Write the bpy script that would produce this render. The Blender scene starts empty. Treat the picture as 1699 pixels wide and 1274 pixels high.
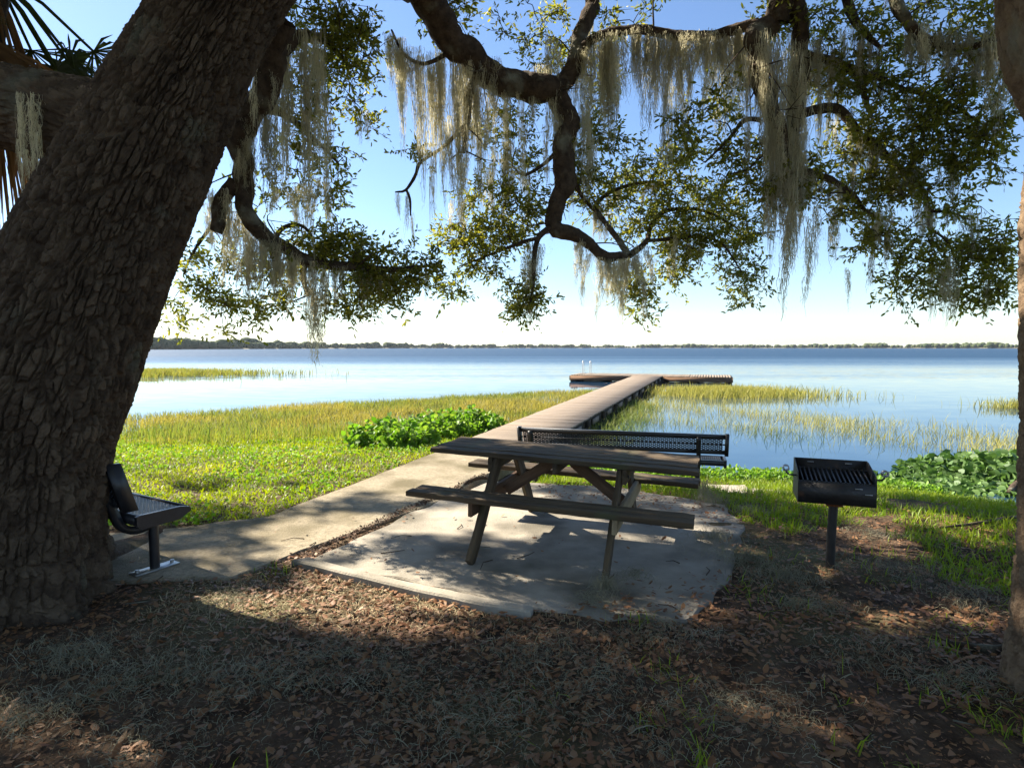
import bpy, math, random
import numpy as np
from mathutils import Vector

rng = np.random.default_rng(7)
random.seed(7)
scn = bpy.context.scene
COL = scn.collection

# ------------------------------------------------------------------ camera
CAM_H, FPX = 1.574, 1000.0
PITCH = math.atan(61.0 / FPX)
cd = bpy.data.cameras.new("camera")
cd.sensor_width = 36.0
cd.lens = 36.0 * FPX / 1699.0
cd.clip_end = 9000
cam = bpy.data.objects.new("camera", cd)
cam.location = (0, 0, CAM_H)
cam.rotation_euler = (math.pi / 2 - PITCH, 0, math.radians(0.0))
COL.objects.link(cam)
scn.camera = cam

# ------------------------------------------------------------------ light
SUN_EL = math.radians(40)
SUN_AZ = math.radians(-59)            # seen from above, from +Y towards -X
SUN = np.array([math.sin(SUN_AZ) * math.cos(SUN_EL), math.cos(SUN_AZ) * math.cos(SUN_EL), math.sin(SUN_EL)])
world = bpy.data.worlds.new("World")
scn.world = world
world.use_nodes = True
wn = world.node_tree.nodes
bg = wn["Background"]
sky = wn.new("ShaderNodeTexSky")
sky.sky_type = 'NISHITA'
sky.sun_disc = False
sky.sun_elevation = SUN_EL
sky.sun_rotation = SUN_AZ
sky.air_density = 1.0
sky.dust_density = 0.25
sky.ozone_density = 2.0
tone = wn.new("ShaderNodeMix"); tone.data_type = 'RGBA'; tone.blend_type = 'MULTIPLY'
tone.inputs[0].default_value = 1.0; tone.inputs[7].default_value = (.93, 1.0, 1.10, 1)
world.node_tree.links.new(sky.outputs[0], tone.inputs[6])
world.node_tree.links.new(tone.outputs[2], bg.inputs[0])
bg.inputs[1].default_value = 0.058
sd = bpy.data.lights.new("sun", 'SUN')
sd.energy = 5.0
sd.angle = math.radians(0.53)
sd.color = (1.0, 0.91, 0.76)
sun = bpy.data.objects.new("sun", sd)
sun.rotation_euler = Vector(-SUN).to_track_quat('-Z', 'Y').to_euler()
sun.location = (-20, 12, 20)
COL.objects.link(sun)
scn.view_settings.view_transform = 'Standard'
scn.view_settings.look = 'None'
scn.view_settings.exposure = 1.8
scn.view_settings.gamma = 1.0
scn.view_settings.use_curve_mapping = False
scn.cycles.max_bounces = 7
scn.cycles.diffuse_bounces = 3
scn.cycles.transmission_bounces = 4
scn.cycles.transparent_max_bounces = 6
scn.cycles.use_denoising = True
scn.cycles.sample_clamp_indirect = 4.0

# ------------------------------------------------------------------ helpers
CP, SP = math.cos(PITCH), math.sin(PITCH)
def at(px, py, d):
    """world point seen at photo pixel (px,py) whose distance along +Y is about d"""
    a = (px - 849.5) / FPX; b = (637 - py) / FPX
    f = np.array([a, CP + b * SP, -SP + b * CP])
    return np.array([0, 0, CAM_H]) + f * (d / f[1])
def gp(px, py, z=0.0):
    a = (px - 849.5) / FPX; b = (637 - py) / FPX
    f = np.array([a, CP + b * SP, -SP + b * CP])
    return np.array([0, 0, CAM_H]) + f * ((z - CAM_H) / f[2])

def smooth(a, b, x):
    t = np.clip((x - a) / (b - a), 0, 1)
    return t * t * (3 - 2 * t)

def _h(ix, iy, iz, s):
    n = (ix * 374761393 + iy * 668265263 + iz * 2147483647 + s * 1274126177) & 0xFFFFFFFF
    n = ((n ^ (n >> 13)) * 1274126177) & 0xFFFFFFFF
    n = ((n ^ (n >> 16)) * 2246822519) & 0xFFFFFFFF
    return ((n ^ (n >> 15)) & 0xFFFFFF) / float(0xFFFFFF)
def vnoise(x, y, z=None, s=0):
    x = np.asarray(x, float); y = np.asarray(y, float)
    z = np.zeros_like(x) if z is None else np.asarray(z, float)
    ix, iy, iz = np.floor(x).astype(np.int64), np.floor(y).astype(np.int64), np.floor(z).astype(np.int64)
    fx, fy, fz = x - ix, y - iy, z - iz
    fx, fy, fz = [f * f * (3 - 2 * f) for f in (fx, fy, fz)]
    r = 0
    for a in (0, 1):
        for b in (0, 1):
            for c in (0, 1):
                w = (fx if a else 1 - fx) * (fy if b else 1 - fy) * (fz if c else 1 - fz)
                r = r + w * _h(ix + a, iy + b, iz + c, s)
    return r
def fbm(x, y, z=None, s=0, o=3):
    r, a, t = 0, 1.0, 0.0
    x = np.asarray(x, float); y = np.asarray(y, float)
    for i in range(o):
        r = r + a * vnoise(x * 2 ** i, y * 2 ** i, None if z is None else np.asarray(z) * 2 ** i, s + i); t += a; a *= .5
    return r / t

def mesh(name, V, F, attrs=None, smooth_shade=False):
    """V (n,3); F (m,k) array or list of such arrays; attrs {name: per-face floats}"""
    me = bpy.data.meshes.new(name)
    V = np.ascontiguousarray(V, dtype=np.float32)
    Fs = F if isinstance(F, list) else [F]
    Fs = [np.asarray(f, dtype=np.int32) for f in Fs if len(f)]
    me.vertices.add(len(V)); me.vertices.foreach_set("co", V.ravel())
    loops = np.concatenate([f.ravel() for f in Fs])
    tot = np.concatenate([np.full(len(f), f.shape[1], np.int32) for f in Fs])
    start = np.concatenate([[0], np.cumsum(tot)[:-1]]).astype(np.int32)
    me.loops.add(len(loops)); me.loops.foreach_set("vertex_index", loops)
    me.polygons.add(len(tot)); me.polygons.foreach_set("loop_start", start)
    me.update(calc_edges=True)
    if smooth_shade:
        me.polygons.foreach_set("use_smooth", np.ones(len(tot), dtype=bool))
    for k, v in (attrs or {}).items():
        a = me.attributes.new(k, 'FLOAT', 'FACE')
        a.data.foreach_set("value", np.ascontiguousarray(v, dtype=np.float32))
    return me

def link(name, me, mat=None, parent=None, loc=None, rot=None, scale=None, **props):
    o = bpy.data.objects.new(name, me)
    COL.objects.link(o)
    if me is not None and mat is not None and len(me.materials) == 0:
        me.materials.append(mat)
    if parent is not None: o.parent = parent
    if loc is not None: o.location = [float(c) for c in loc]
    if rot is not None: o.rotation_euler = [float(c) for c in rot]
    if scale is not None: o.scale = [float(c) for c in scale]
    for k, v in props.items(): o[k] = v
    return o

class MB:
    """collects pieces into one mesh"""
    def __init__(s): s.v = []; s.f4 = []; s.f3 = []; s.n = 0
    def add(s, V, F4=None, F3=None):
        V = np.asarray(V, float).reshape(-1, 3)
        if F4 is not None and len(F4): s.f4.append(np.asarray(F4) + s.n)
        if F3 is not None and len(F3): s.f3.append(np.asarray(F3) + s.n)
        s.v.append(V); s.n += len(V)
        return s
    def box(s, a, b):
        a, b = np.minimum(a, b), np.maximum(a, b)
        return s.hexa([(a[0], a[1], a[2]), (b[0], a[1], a[2]), (b[0], b[1], a[2]), (a[0], b[1], a[2]),
                       (a[0], a[1], b[2]), (b[0], a[1], b[2]), (b[0], b[1], b[2]), (a[0], b[1], b[2])])
    def hexa(s, P):
        return s.add(P, [(0, 3, 2, 1), (4, 5, 6, 7), (0, 1, 5, 4), (1, 2, 6, 5), (2, 3, 7, 6), (3, 0, 4, 7)])
    def bar(s, p, q, w, h, up=(0, 0, 1)):
        """rectangular bar from p to q, w across, h along up"""
        p, q, up = np.asarray(p, float), np.asarray(q, float), np.asarray(up, float)
        t = (q - p) / np.linalg.norm(q - p)
        x = np.cross(t, up); x /= np.linalg.norm(x); u = np.cross(x, t)
        P = []
        for c in (p, q):
            for sx, su in ((-1, -1), (1, -1), (1, 1), (-1, 1)): P.append(c + x * sx * w / 2 + u * su * h / 2)
        return s.add(P, [(0, 1, 2, 3), (7, 6, 5, 4), (0, 4, 5, 1), (1, 5, 6, 2), (2, 6, 7, 3), (3, 7, 4, 0)])
    def tube(s, pts, rad, n=8, cap=True):
        V, F, C = tube_arrays(pts, rad, n)
        s.add(V, F)
        if cap:
            k = len(pts)
            for r0, rev in ((0, True), ((k - 1) * n, False)):
                c = V[r0:r0 + n].mean(0); base = s.n
                ring = np.vstack([V[r0:r0 + n], [c]])
                idx = [(i, (i + 1) % n, n) if not rev else ((i + 1) % n, i, n) for i in range(n)]
                s.add(ring, None, idx)
        return s
    def make(s, name, smooth_shade=False):
        F = []
        if s.f4: F.append(np.vstack(s.f4))
        if s.f3: F.append(np.vstack(s.f3))
        return mesh(name, np.vstack(s.v), F, None, smooth_shade)

def frames(P):
    P = np.asarray(P, float)
    T = np.gradient(P, axis=0); T /= np.linalg.norm(T, axis=1)[:, None] + 1e-9
    N = np.zeros_like(P)
    ref = np.array([0, 0, 1.]) if abs(T[0, 2]) < .9 else np.array([1., 0, 0])
    n = np.cross(T[0], ref); n /= np.linalg.norm(n)
    for i in range(len(P)):
        n = n - T[i] * n.dot(T[i]); n /= np.linalg.norm(n) + 1e-9
        N[i] = n
    return T, N, np.cross(T, N)
def tube_arrays(P, R, n):
    P = np.asarray(P, float); k = len(P)
    R = np.broadcast_to(np.asarray(R, float), (k,))
    T, N, B = frames(P)
    a = np.linspace(0, 2 * math.pi, n, endpoint=False)
    V = P[:, None, :] + R[:, None, None] * (N[:, None, :] * np.cos(a)[None, :, None] + B[:, None, :] * np.sin(a)[None, :, None])
    i = np.arange(k - 1)[:, None]; j = np.arange(n)[None, :]; j2 = (j + 1) % n
    F = np.stack([i * n + j, i * n + j2, (i + 1) * n + j2, (i + 1) * n + j], -1).reshape(-1, 4)
    return V.reshape(-1, 3), F, a
def spline(P, R=None, step=.05):
    """Catmull-Rom through control points"""
    P = np.asarray(P, float); k = len(P)
    R = np.zeros(k) if R is None else np.asarray(R, float)
    Q = np.column_stack([P, R]); Q = np.vstack([2 * Q[0] - Q[1], Q, 2 * Q[-1] - Q[-2]])
    out = []
    for i in range(1, k):
        a, b, c, d = Q[i - 1], Q[i], Q[i + 1], Q[i + 2]
        m = max(2, int(np.linalg.norm(c[:3] - b[:3]) / step))
        t = np.linspace(0, 1, m, endpoint=False)[:, None]
        out.append(.5 * (2 * b + (c - a) * t + (2 * a - 5 * b + 4 * c - d) * t ** 2 + (3 * b - a - 3 * c + d) * t ** 3))
    out.append(Q[-2][None])
    out = np.vstack(out)
    return out[:, :3], np.maximum(out[:, 3], .002)

# ------------------------------------------------------------------ materials
def mat(name, c1, c2, scale=8.0, rough=.8, detail=6.0, bump=0.0, bscale=None, stretch=(1, 1, 1), tint=None, c3=None,
        trans=None, lo=.35, hi=.65, spec=.3, metal=0.0, perobj=0.0, patch=None):
    """procedural principled: noise between c1 and c2; tint: face attribute mixes towards c3;
    trans: translucent share for leaves"""
    m = bpy.data.materials.new(name); m.use_nodes = True
    nt = m.node_tree; N = nt.nodes; L = nt.links
    b = N["Principled BSDF"]
    tc = N.new("ShaderNodeTexCoord"); mp = N.new("ShaderNodeMapping")
    mp.inputs['Scale'].default_value = stretch
    L.new(tc.outputs['Object'], mp.inputs[0])
    no = N.new("ShaderNodeTexNoise"); no.inputs['Scale'].default_value = scale; no.inputs['Detail'].default_value = detail
    no.inputs['Roughness'].default_value = .65
    L.new(mp.outputs[0], no.inputs['Vector'])
    cr = N.new("ShaderNodeValToRGB")
    cr.color_ramp.elements[0].position = lo; cr.color_ramp.elements[1].position = hi
    cr.color_ramp.elements[0].color = (*c1, 1); cr.color_ramp.elements[1].color = (*c2, 1)
    L.new(no.outputs[0], cr.inputs[0])
    col = cr.outputs[0]
    if patch:
        pc, ps, pa, pb = patch
        n2 = N.new("ShaderNodeTexNoise"); n2.inputs['Scale'].default_value = ps; n2.inputs['Detail'].default_value = 5
        L.new(tc.outputs['Object'], n2.inputs['Vector'])
        mr = N.new("ShaderNodeMapRange"); mr.inputs[1].default_value = pa; mr.inputs[2].default_value = pb
        L.new(n2.outputs[0], mr.inputs[0])
        mx = N.new("ShaderNodeMix"); mx.data_type = 'RGBA'
        L.new(mr.outputs[0], mx.inputs[0]); L.new(col, mx.inputs[6]); mx.inputs[7].default_value = (*pc, 1)
        col = mx.outputs[2]
    if tint:
        at_ = N.new("ShaderNodeAttribute"); at_.attribute_name = tint
        mx = N.new("ShaderNodeMix"); mx.data_type = 'RGBA'
        L.new(at_.outputs['Fac'], mx.inputs[0]); L.new(col, mx.inputs[6]); mx.inputs[7].default_value = (*c3, 1)
        col = mx.outputs[2]
    if perobj:
        oi = N.new("ShaderNodeObjectInfo"); hs = N.new("ShaderNodeHueSaturation")
        mr = N.new("ShaderNodeMapRange"); mr.inputs[3].default_value = 1 - perobj; mr.inputs[4].default_value = 1 + perobj
        L.new(oi.outputs['Random'], mr.inputs[0]); L.new(mr.outputs[0], hs.inputs['Value']); L.new(col, hs.inputs['Color'])
        col = hs.outputs[0]
    L.new(col, b.inputs['Base Color'])
    b.inputs['Roughness'].default_value = rough
    b.inputs['Specular IOR Level'].default_value = spec
    b.inputs['Metallic'].default_value = metal
    if bump:
        n3 = N.new("ShaderNodeTexNoise"); n3.inputs['Scale'].default_value = bscale or scale * 3; n3.inputs['Detail'].default_value = 6
        L.new(mp.outputs[0], n3.inputs['Vector'])
        bp = N.new("ShaderNodeBump"); bp.inputs['Strength'].default_value = bump; bp.inputs['Distance'].default_value = .02
        L.new(n3.outputs[0], bp.inputs['Height']); L.new(bp.outputs[0], b.inputs['Normal'])
    if trans:
        tr = N.new("ShaderNodeBsdfTranslucent"); ms = N.new("ShaderNodeMixShader")
        hs = N.new("ShaderNodeHueSaturation"); hs.inputs['Saturation'].default_value = 1.1; hs.inputs['Value'].default_value = 1.5
        L.new(col, hs.inputs['Color']); L.new(hs.outputs[0], tr.inputs[0])
        ms.inputs[0].default_value = trans
        L.new(b.outputs[0], ms.inputs[1]); L.new(tr.outputs[0], ms.inputs[2])
        L.new(ms.outputs[0], N["Material Output"].inputs[0])
    return m

M = {}
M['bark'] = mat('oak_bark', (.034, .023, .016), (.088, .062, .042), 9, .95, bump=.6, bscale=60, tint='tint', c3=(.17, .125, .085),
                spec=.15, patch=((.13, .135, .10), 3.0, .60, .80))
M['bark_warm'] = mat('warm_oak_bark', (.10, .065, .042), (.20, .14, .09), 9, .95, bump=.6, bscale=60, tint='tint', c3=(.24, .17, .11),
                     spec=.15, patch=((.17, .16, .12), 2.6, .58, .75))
M['limb'] = mat('limb_bark', (.036, .026, .019), (.10, .072, .05), 14, .95, bump=1.0, bscale=45, spec=.15,
                patch=((.20, .20, .155), 4, .56, .7))
M['leaf'] = mat('oak_leaf', (.085, .112, .018), (.17, .185, .032), 1.2, .5, tint='tint', c3=(.34, .30, .05), trans=.55, spec=.4)
M['moss'] = mat('hanging_moss', (.40, .375, .26), (.60, .56, .41), 3.0, .95, trans=.4, spec=.1, perobj=.18)
M['gmoss'] = mat('fallen_moss_grey', (.165, .155, .10), (.30, .28, .20), 5.0, .95, trans=.15, spec=.1)
M['litter'] = mat('dry_leaf', (.11, .042, .016), (.23, .105, .045), 2.0, .6, tint='tint', c3=(.30, .175, .085), trans=.15, spec=.35)
M['grass'] = mat('lawn_blade', (.10, .19, .014), (.19, .27, .022), 1.3, .5, tint='tint', c3=(.34, .37, .035), trans=.4, spec=.3)
M['marsh'] = mat('marsh_blade', (.235, .205, .045), (.34, .285, .075), .35, .6, tint='tint', c3=(.13, .19, .035), trans=.4, spec=.25)
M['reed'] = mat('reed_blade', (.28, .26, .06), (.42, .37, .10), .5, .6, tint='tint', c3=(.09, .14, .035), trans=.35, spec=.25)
M['broad'] = mat('broad_leaf', (.08, .19, .02), (.15, .29, .035), 2.0, .55, tint='tint', c3=(.27, .36, .06), trans=.4, spec=.4)
M['stem'] = mat('green_stem', (.09, .13, .04), (.14, .17, .06), 6, .7)
M['concrete'] = mat('old_concrete', (.25, .222, .18), (.385, .34, .275), 2.2, .9, bump=.35, bscale=70, spec=.2, detail=10,
                    patch=((.135, .12, .092), 1.5, .48, .66))
M['pathmat'] = mat('pebbled_path_concrete', (.22, .185, .125), (.37, .31, .22), 30, .95, bump=.6, bscale=120, spec=.2,
                   patch=((.145, .12, .07), 1.2, .47, .64))
M['wood'] = mat('weathered_wood', (.045, .032, .020), (.120, .086, .052), 9, .85, bump=.7, bscale=18, stretch=(.12, 1.6, 1.6), spec=.25,
                patch=((.080, .080, .042), 3.2, .56, .74), perobj=.12)
M['wood2'] = mat('newer_timber', (.23, .17, .10), (.36, .28, .17), 8, .8, bump=.4, bscale=22, stretch=(.15, 1.6, 1.6), spec=.25, perobj=.08)
M['wood3'] = mat('brown_timber', (.085, .05, .03), (.16, .095, .055), 8, .85, bump=.5, bscale=22, stretch=(.15, 1.6, 1.6), spec=.25, perobj=.1)
M['deck'] = mat('deck_board', (.165, .130, .10), (.265, .212, .165), 7, .9, bump=.5, bscale=20, stretch=(.2, 1.5, 1.5), spec=.2, perobj=.10)
M['pile'] = mat('dark_pile', (.03, .025, .02), (.08, .065, .05), 9, .9, bump=.5, bscale=30, spec=.2)
M['fascia'] = mat('fascia_timber', (.13, .075, .045), (.22, .13, .08), 6, .9, bump=.4, bscale=20, stretch=(.2, 1, 1.5), spec=.2, perobj=.1)
M['black'] = mat('black_coated_steel', (.012, .012, .015), (.022, .022, .026), 12, .38, bump=.08, bscale=90, spec=.5)
M['blackw'] = mat('worn_black_steel', (.012, .011, .012), (.030, .026, .024), 9, .5, bump=.2, bscale=60, spec=.5,
                  patch=((.10, .045, .022), 7, .62, .74))
M['rust'] = mat('rusty_collar', (.16, .055, .02), (.28, .11, .045), 16, .85, bump=.4, bscale=60)
M['steel'] = mat('bright_steel', (.32, .32, .32), (.5, .5, .5), 30, .5, metal=1.0)
M['ladder'] = mat('pale_aluminium', (.62, .62, .6), (.75, .75, .72), 12, .4, metal=.6)
M['palm'] = mat('palm_frond_green', (.03, .045, .015), (.06, .08, .025), 2, .85, trans=.2, spec=.1)
M['palmdead'] = mat('palm_frond_dead', (.12, .065, .03), (.24, .14, .07), 2, .9, trans=.3, spec=.1)
M['far'] = mat('far_woods', (.035, .055, .022), (.085, .095, .045), .05, .95, spec=.05)
M['pad'] = mat('lily_leaf', (.04, .09, .02), (.09, .17, .04), 2.0, .55, tint='tint', c3=(.16, .26, .06), trans=.25, spec=.5)

# ------------------------------------------------------------------ terrain
WATER = -.35
TH = math.radians(18.2)                                  # heading of the path and pier
PD = np.array([math.sin(TH), math.cos(TH)])
P0 = np.array([-1.40, 6.08])                              # path centre line at y = 6.08
def path_x(y): return P0[0] + (y - P0[1]) * math.tan(TH)
def shore_right(x):
    return np.interp(x, [-2, 1, 4, 5.3, 6.2, 8, 12, 30], [9.4, 9.2, 8.8, 8.2, 7.4, 6.6, 5.6, 2])
def shore_left(x):
    return np.interp(x, [-40, -12, -8, -3, 3, 8], [4, 12.6, 13.2, 14.5, 16.5, 18])
def ground_z(x, y):
    x = np.asarray(x, float); y = np.asarray(y, float)
    side = smooth(-.9, .7, x - path_x(y))
    tr = y - shore_right(x); tl = y - shore_left(x)
    def prof(t, w): return np.where(t < 0, -.36 * smooth(-w, 0, t), -.36 - .05 * np.minimum(t, 12))
    z = side * prof(tr, 3.3) + (1 - side) * prof(tl, 6.5)
    und = (fbm(x * .9, y * .9, s=3) - .5) * .07 + (fbm(x * 4, y * 4, s=9) - .5) * .02
    flat = smooth(.0, .5, np.maximum(np.abs(x - path_x(y)) - .7, 0) ) * (1 - smooth(1.0, 1.8, np.hypot((x - .35) / 1.5, (y - 4.9) / 1.2)))
    # root mounds
    m = .10 * np.exp(-((x + 3.3) ** 2 + (y - 3.8) ** 2) / 1.1) + .07 * np.exp(-((x - 2.7) ** 2 + (y - 2.6) ** 2) / .5)
    near = smooth(0.0, .6, np.maximum(np.hypot((x - .35) / 1.9, (y - 4.9) / 1.5) - 1, 0)) * smooth(0, .5, np.maximum(np.abs(x - path_x(y)) - .75, 0))
    # soil that has crept over the pad's right and front margins
    creep = np.maximum(smooth(1.25, 2.1, x) * smooth(3.0, 3.6, y) * smooth(7.0, 6.2, y), smooth(3.95, 3.35, y) * smooth(-.1, .6, x) * smooth(2.9, 2.2, x))
    bury = .075 * creep * (fbm(x * 4, y * 4, s=15) - .30)
    return z + und * near + m * near - .012 + np.where(creep > 0, bury, 0)

def build_ground():
    xs = np.concatenate([-np.geomspace(14, 4000, 26)[::-1], np.arange(-13.9, -4, .12), np.arange(-4, 4, .065), np.arange(4, 14, .12), np.geomspace(14.1, 4000, 26)])
    ys = np.concatenate([-np.geomspace(3, 3000, 18)[::-1], np.arange(-2.9, 1.5, .15), np.arange(1.5, 7.5, .06), np.arange(7.5, 20, .12), np.geomspace(20, 40, 14)])
    X, Y = np.meshgrid(xs, ys)
    Z = ground_z(X, Y)
    V = np.column_stack([X.ravel(), Y.ravel(), Z.ravel()])
    nx, ny = len(xs), len(ys)
    i, j = np.meshgrid(np.arange(nx - 1), np.arange(ny - 1))
    a = (j * nx + i).ravel()
    F = np.column_stack([a, a + 1, a + nx + 1, a + nx])
    return mesh('ground', V, F, None, True)
m = mat('dirt_and_litter', (.045, .029, .019), (.13, .088, .058), 6, .95, bump=.9, bscale=40, spec=.1,
        patch=((.13, .12, .06), .7, .5, .68))
ground = link('ground', build_ground(), m, kind='structure', label='bare dirt bank with leaf litter under the oaks')

# far land
def slab_strip(pts_near, depth, z0, z1):
    V = []; F = []
    for (x, y) in pts_near:
        r = math.hypot(x, y); u = np.array([x, y]) / r
        V += [(x, y, z0), (x + u[0] * 12, y + u[1] * 12, z1), (x + u[0] * depth, y + u[1] * depth, z1 + 2)]
    for i in range(len(pts_near) - 1):
        a = i * 3; b = a + 3
        F += [(a, b, b + 1, a + 1), (a + 1, b + 1, b + 2, a + 2)]
    return np.array(V, float), np.array(F)
def far_dist(az):      # distance of the opposite shore for an azimuth in degrees (0 = +Y, + = right)
    return np.interp(az, [-75, -45, -33, -24, -16, -6, 6, 20, 36, 60, 75], [330, 420, 520, 640, 820, 1150, 1350, 1400, 1250, 1000, 900])
azs = np.arange(-78, 79, 1.0)
pts = [(far_dist(a) * math.sin(math.radians(a)), far_dist(a) * math.cos(math.radians(a))) for a in azs]
V, F = slab_strip(pts, 900, WATER - .4, .6)
link('far_shore', mesh('far_shore', V, F), mat('far_bank', (.10, .095, .06), (.20, .17, .11), .02, .95), kind='structure',
     label='low bank of the opposite lake shore')

# ------------------------------------------------------------------ water
def water_mat():
    m = bpy.data.materials.new('lake_water'); m.use_nodes = True
    nt = m.node_tree; N = nt.nodes; L = nt.links
    b = N["Principled BSDF"]
    b.inputs['Base Color'].default_value = (.010, .036, .075, 1)
    b.inputs['Roughness'].default_value = .03
    b.inputs['IOR'].default_value = 1.333
    b.inputs['Specular IOR Level'].default_value = .5
    g = N.new("ShaderNodeNewGeometry"); sep = N.new("ShaderNodeSeparateXYZ")
    L.new(g.outputs['Position'], sep.inputs[0])
    mp = N.new("ShaderNodeMapping"); mp.inputs['Scale'].default_value = (.55, 1.0, 1.0); L.new(g.outputs['Position'], mp.inputs[0])
    # wind ripples begin out on the open lake, calm water near the reeds
    nb = N.new("ShaderNodeTexNoise"); nb.inputs['Scale'].default_value = 1.0; nb.inputs['Detail'].default_value = 4
    mpb = N.new("ShaderNodeMapping"); mpb.inputs['Scale'].default_value = (.006, .045, 1); L.new(g.outputs['Position'], mpb.inputs[0]); L.new(mpb.outputs[0], nb.inputs['Vector'])
    ad = N.new("ShaderNodeMath"); ad.operation = 'MULTIPLY_ADD'; ad.inputs[1].default_value = 90; 
    L.new(nb.outputs[0], ad.inputs[0]); L.new(sep.outputs[1], ad.inputs[2])
    wind = N.new("ShaderNodeMapRange"); wind.inputs[1].default_value = 78; wind.inputs[2].default_value = 165
    L.new(ad.outputs[0], wind.inputs[0])
    n1 = N.new("ShaderNodeTexNoise"); n1.inputs['Scale'].default_value = 1.6; n1.inputs['Detail'].default_value = 4
    L.new(mp.outputs[0], n1.inputs['Vector'])
    sub = N.new("ShaderNodeVectorMath"); sub.operation = 'SUBTRACT'; sub.inputs[1].default_value = (.5, .5, .5)
    L.new(n1.outputs['Color'], sub.inputs[0])
    amp = N.new("ShaderNodeMapRange"); amp.inputs[3].default_value = .03; amp.inputs[4].default_value = .7
    L.new(wind.outputs[0], amp.inputs[0])
    scl = N.new("ShaderNodeVectorMath"); scl.operation = 'SCALE'; L.new(sub.outputs[0], scl.inputs[0]); L.new(amp.outputs[0], scl.inputs['Scale'])
    flat = N.new("ShaderNodeVectorMath"); flat.operation = 'MULTIPLY'; flat.inputs[1].default_value = (1, 1, 0); L.new(scl.outputs[0], flat.inputs[0])
    addn = N.new("ShaderNodeVectorMath"); addn.operation = 'ADD'; addn.inputs[1].default_value = (0, 0, 1); L.new(flat.outputs[0], addn.inputs[0])
    nrm = N.new("ShaderNodeVectorMath"); nrm.operation = 'NORMALIZE'; L.new(addn.outputs[0], nrm.inputs[0])
    L.new(nrm.outputs[0], b.inputs['Normal'])
    rg = N.new("ShaderNodeMapRange"); rg.inputs[3].default_value = .03; rg.inputs[4].default_value = .48
    L.new(wind.outputs[0], rg.inputs[0]); L.new(rg.outputs[0], b.inputs['Roughness'])
    return m
V = np.array([(-4000, -200, WATER), (4000, -200, WATER), (4000, 4000, WATER), (-4000, 4000, WATER)], float)
xs = np.concatenate([np.linspace(-4000, -60, 8), np.linspace(-50, 50, 11), np.linspace(60, 4000, 8)])
ys = np.concatenate([np.linspace(3, 100, 14), np.geomspace(120, 4000, 10)])
X, Y = np.meshgrid(xs, ys)
i, j = np.meshgrid(np.arange(len(xs) - 1), np.arange(len(ys) - 1)); a = (j * len(xs) + i).ravel()
link('lake', mesh('lake', np.column_stack([X.ravel(), Y.ravel(), np.full(X.size, WATER)]),
     np.column_stack([a, a + 1, a + len(xs) + 1, a + len(xs)])), water_mat(), kind='structure', label='calm blue lake with wind ripples farther out')

# far woods: one mass of small crowns
def ico():
    t = (1 + 5 ** .5) / 2
    v = np.array([(-1, t, 0), (1, t, 0), (-1, -t, 0), (1, -t, 0), (0, -1, t), (0, 1, t), (0, -1, -t), (0, 1, -t), (t, 0, -1), (t, 0, 1), (-t, 0, -1), (-t, 0, 1)], float)
    v /= np.linalg.norm(v[0])
    f = [(0, 11, 5), (0, 5, 1), (0, 1, 7), (0, 7, 10), (0, 10, 11), (1, 5, 9), (5, 11, 4), (11, 10, 2), (10, 7, 6), (7, 1, 8), (3, 9, 4), (3, 4, 2), (3, 2, 6), (3, 6, 8), (3, 8, 9), (4, 9, 5), (2, 4, 11), (6, 2, 10), (8, 6, 7), (9, 8, 1)]
    v = list(map(np.array, v)); out = []; cache = {}
    def mid(a, b):
        k = (min(a, b), max(a, b))
        if k not in cache:
            p = v[a] + v[b]; v.append(p / np.linalg.norm(p)); cache[k] = len(v) - 1
        return cache[k]
    for a, b, c in f:
        x, y, z = mid(a, b), mid(b, c), mid(c, a)
        out += [(a, x, z), (b, y, x), (c, z, y), (x, y, z)]
    return np.array(v), np.array(out)
IV, IF = ico()
def far_woods():
    Vs, Fs = [], []; n = 0
    for k in range(2400):
        az = rng.uniform(-72, 66); D = far_dist(az) + 6 + rng.exponential(26)
        base = 4.4 + 2.6 * vnoise([az * .6], [0.], s=21)[0] + 1.6 * vnoise([az * 2.7], [5.], s=22)[0] + smooth(-12, -36, np.array(az)) * 2.0
        if vnoise([az * 1.3], [3.], s=24)[0] < .22: base *= .62
        h = base * rng.uniform(.6, 1.15); w = h * rng.uniform(.45, .8)
        c = np.array([D * math.sin(math.radians(az)), D * math.cos(math.radians(az)), .3 + h * .5])
        jit = 1 + .28 * (rng.random(len(IV)) - .5)
        Vs.append(IV * jit[:, None] * np.array([w, w, h * .56]) + c); Fs.append(IF + n); n += len(IV)
    return mesh('far_woods', np.vstack(Vs), np.vstack(Fs))
link('far_woods', far_woods(), M['far'], kind='stuff', label='distant wooded shoreline across the lake', category='woods')

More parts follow.
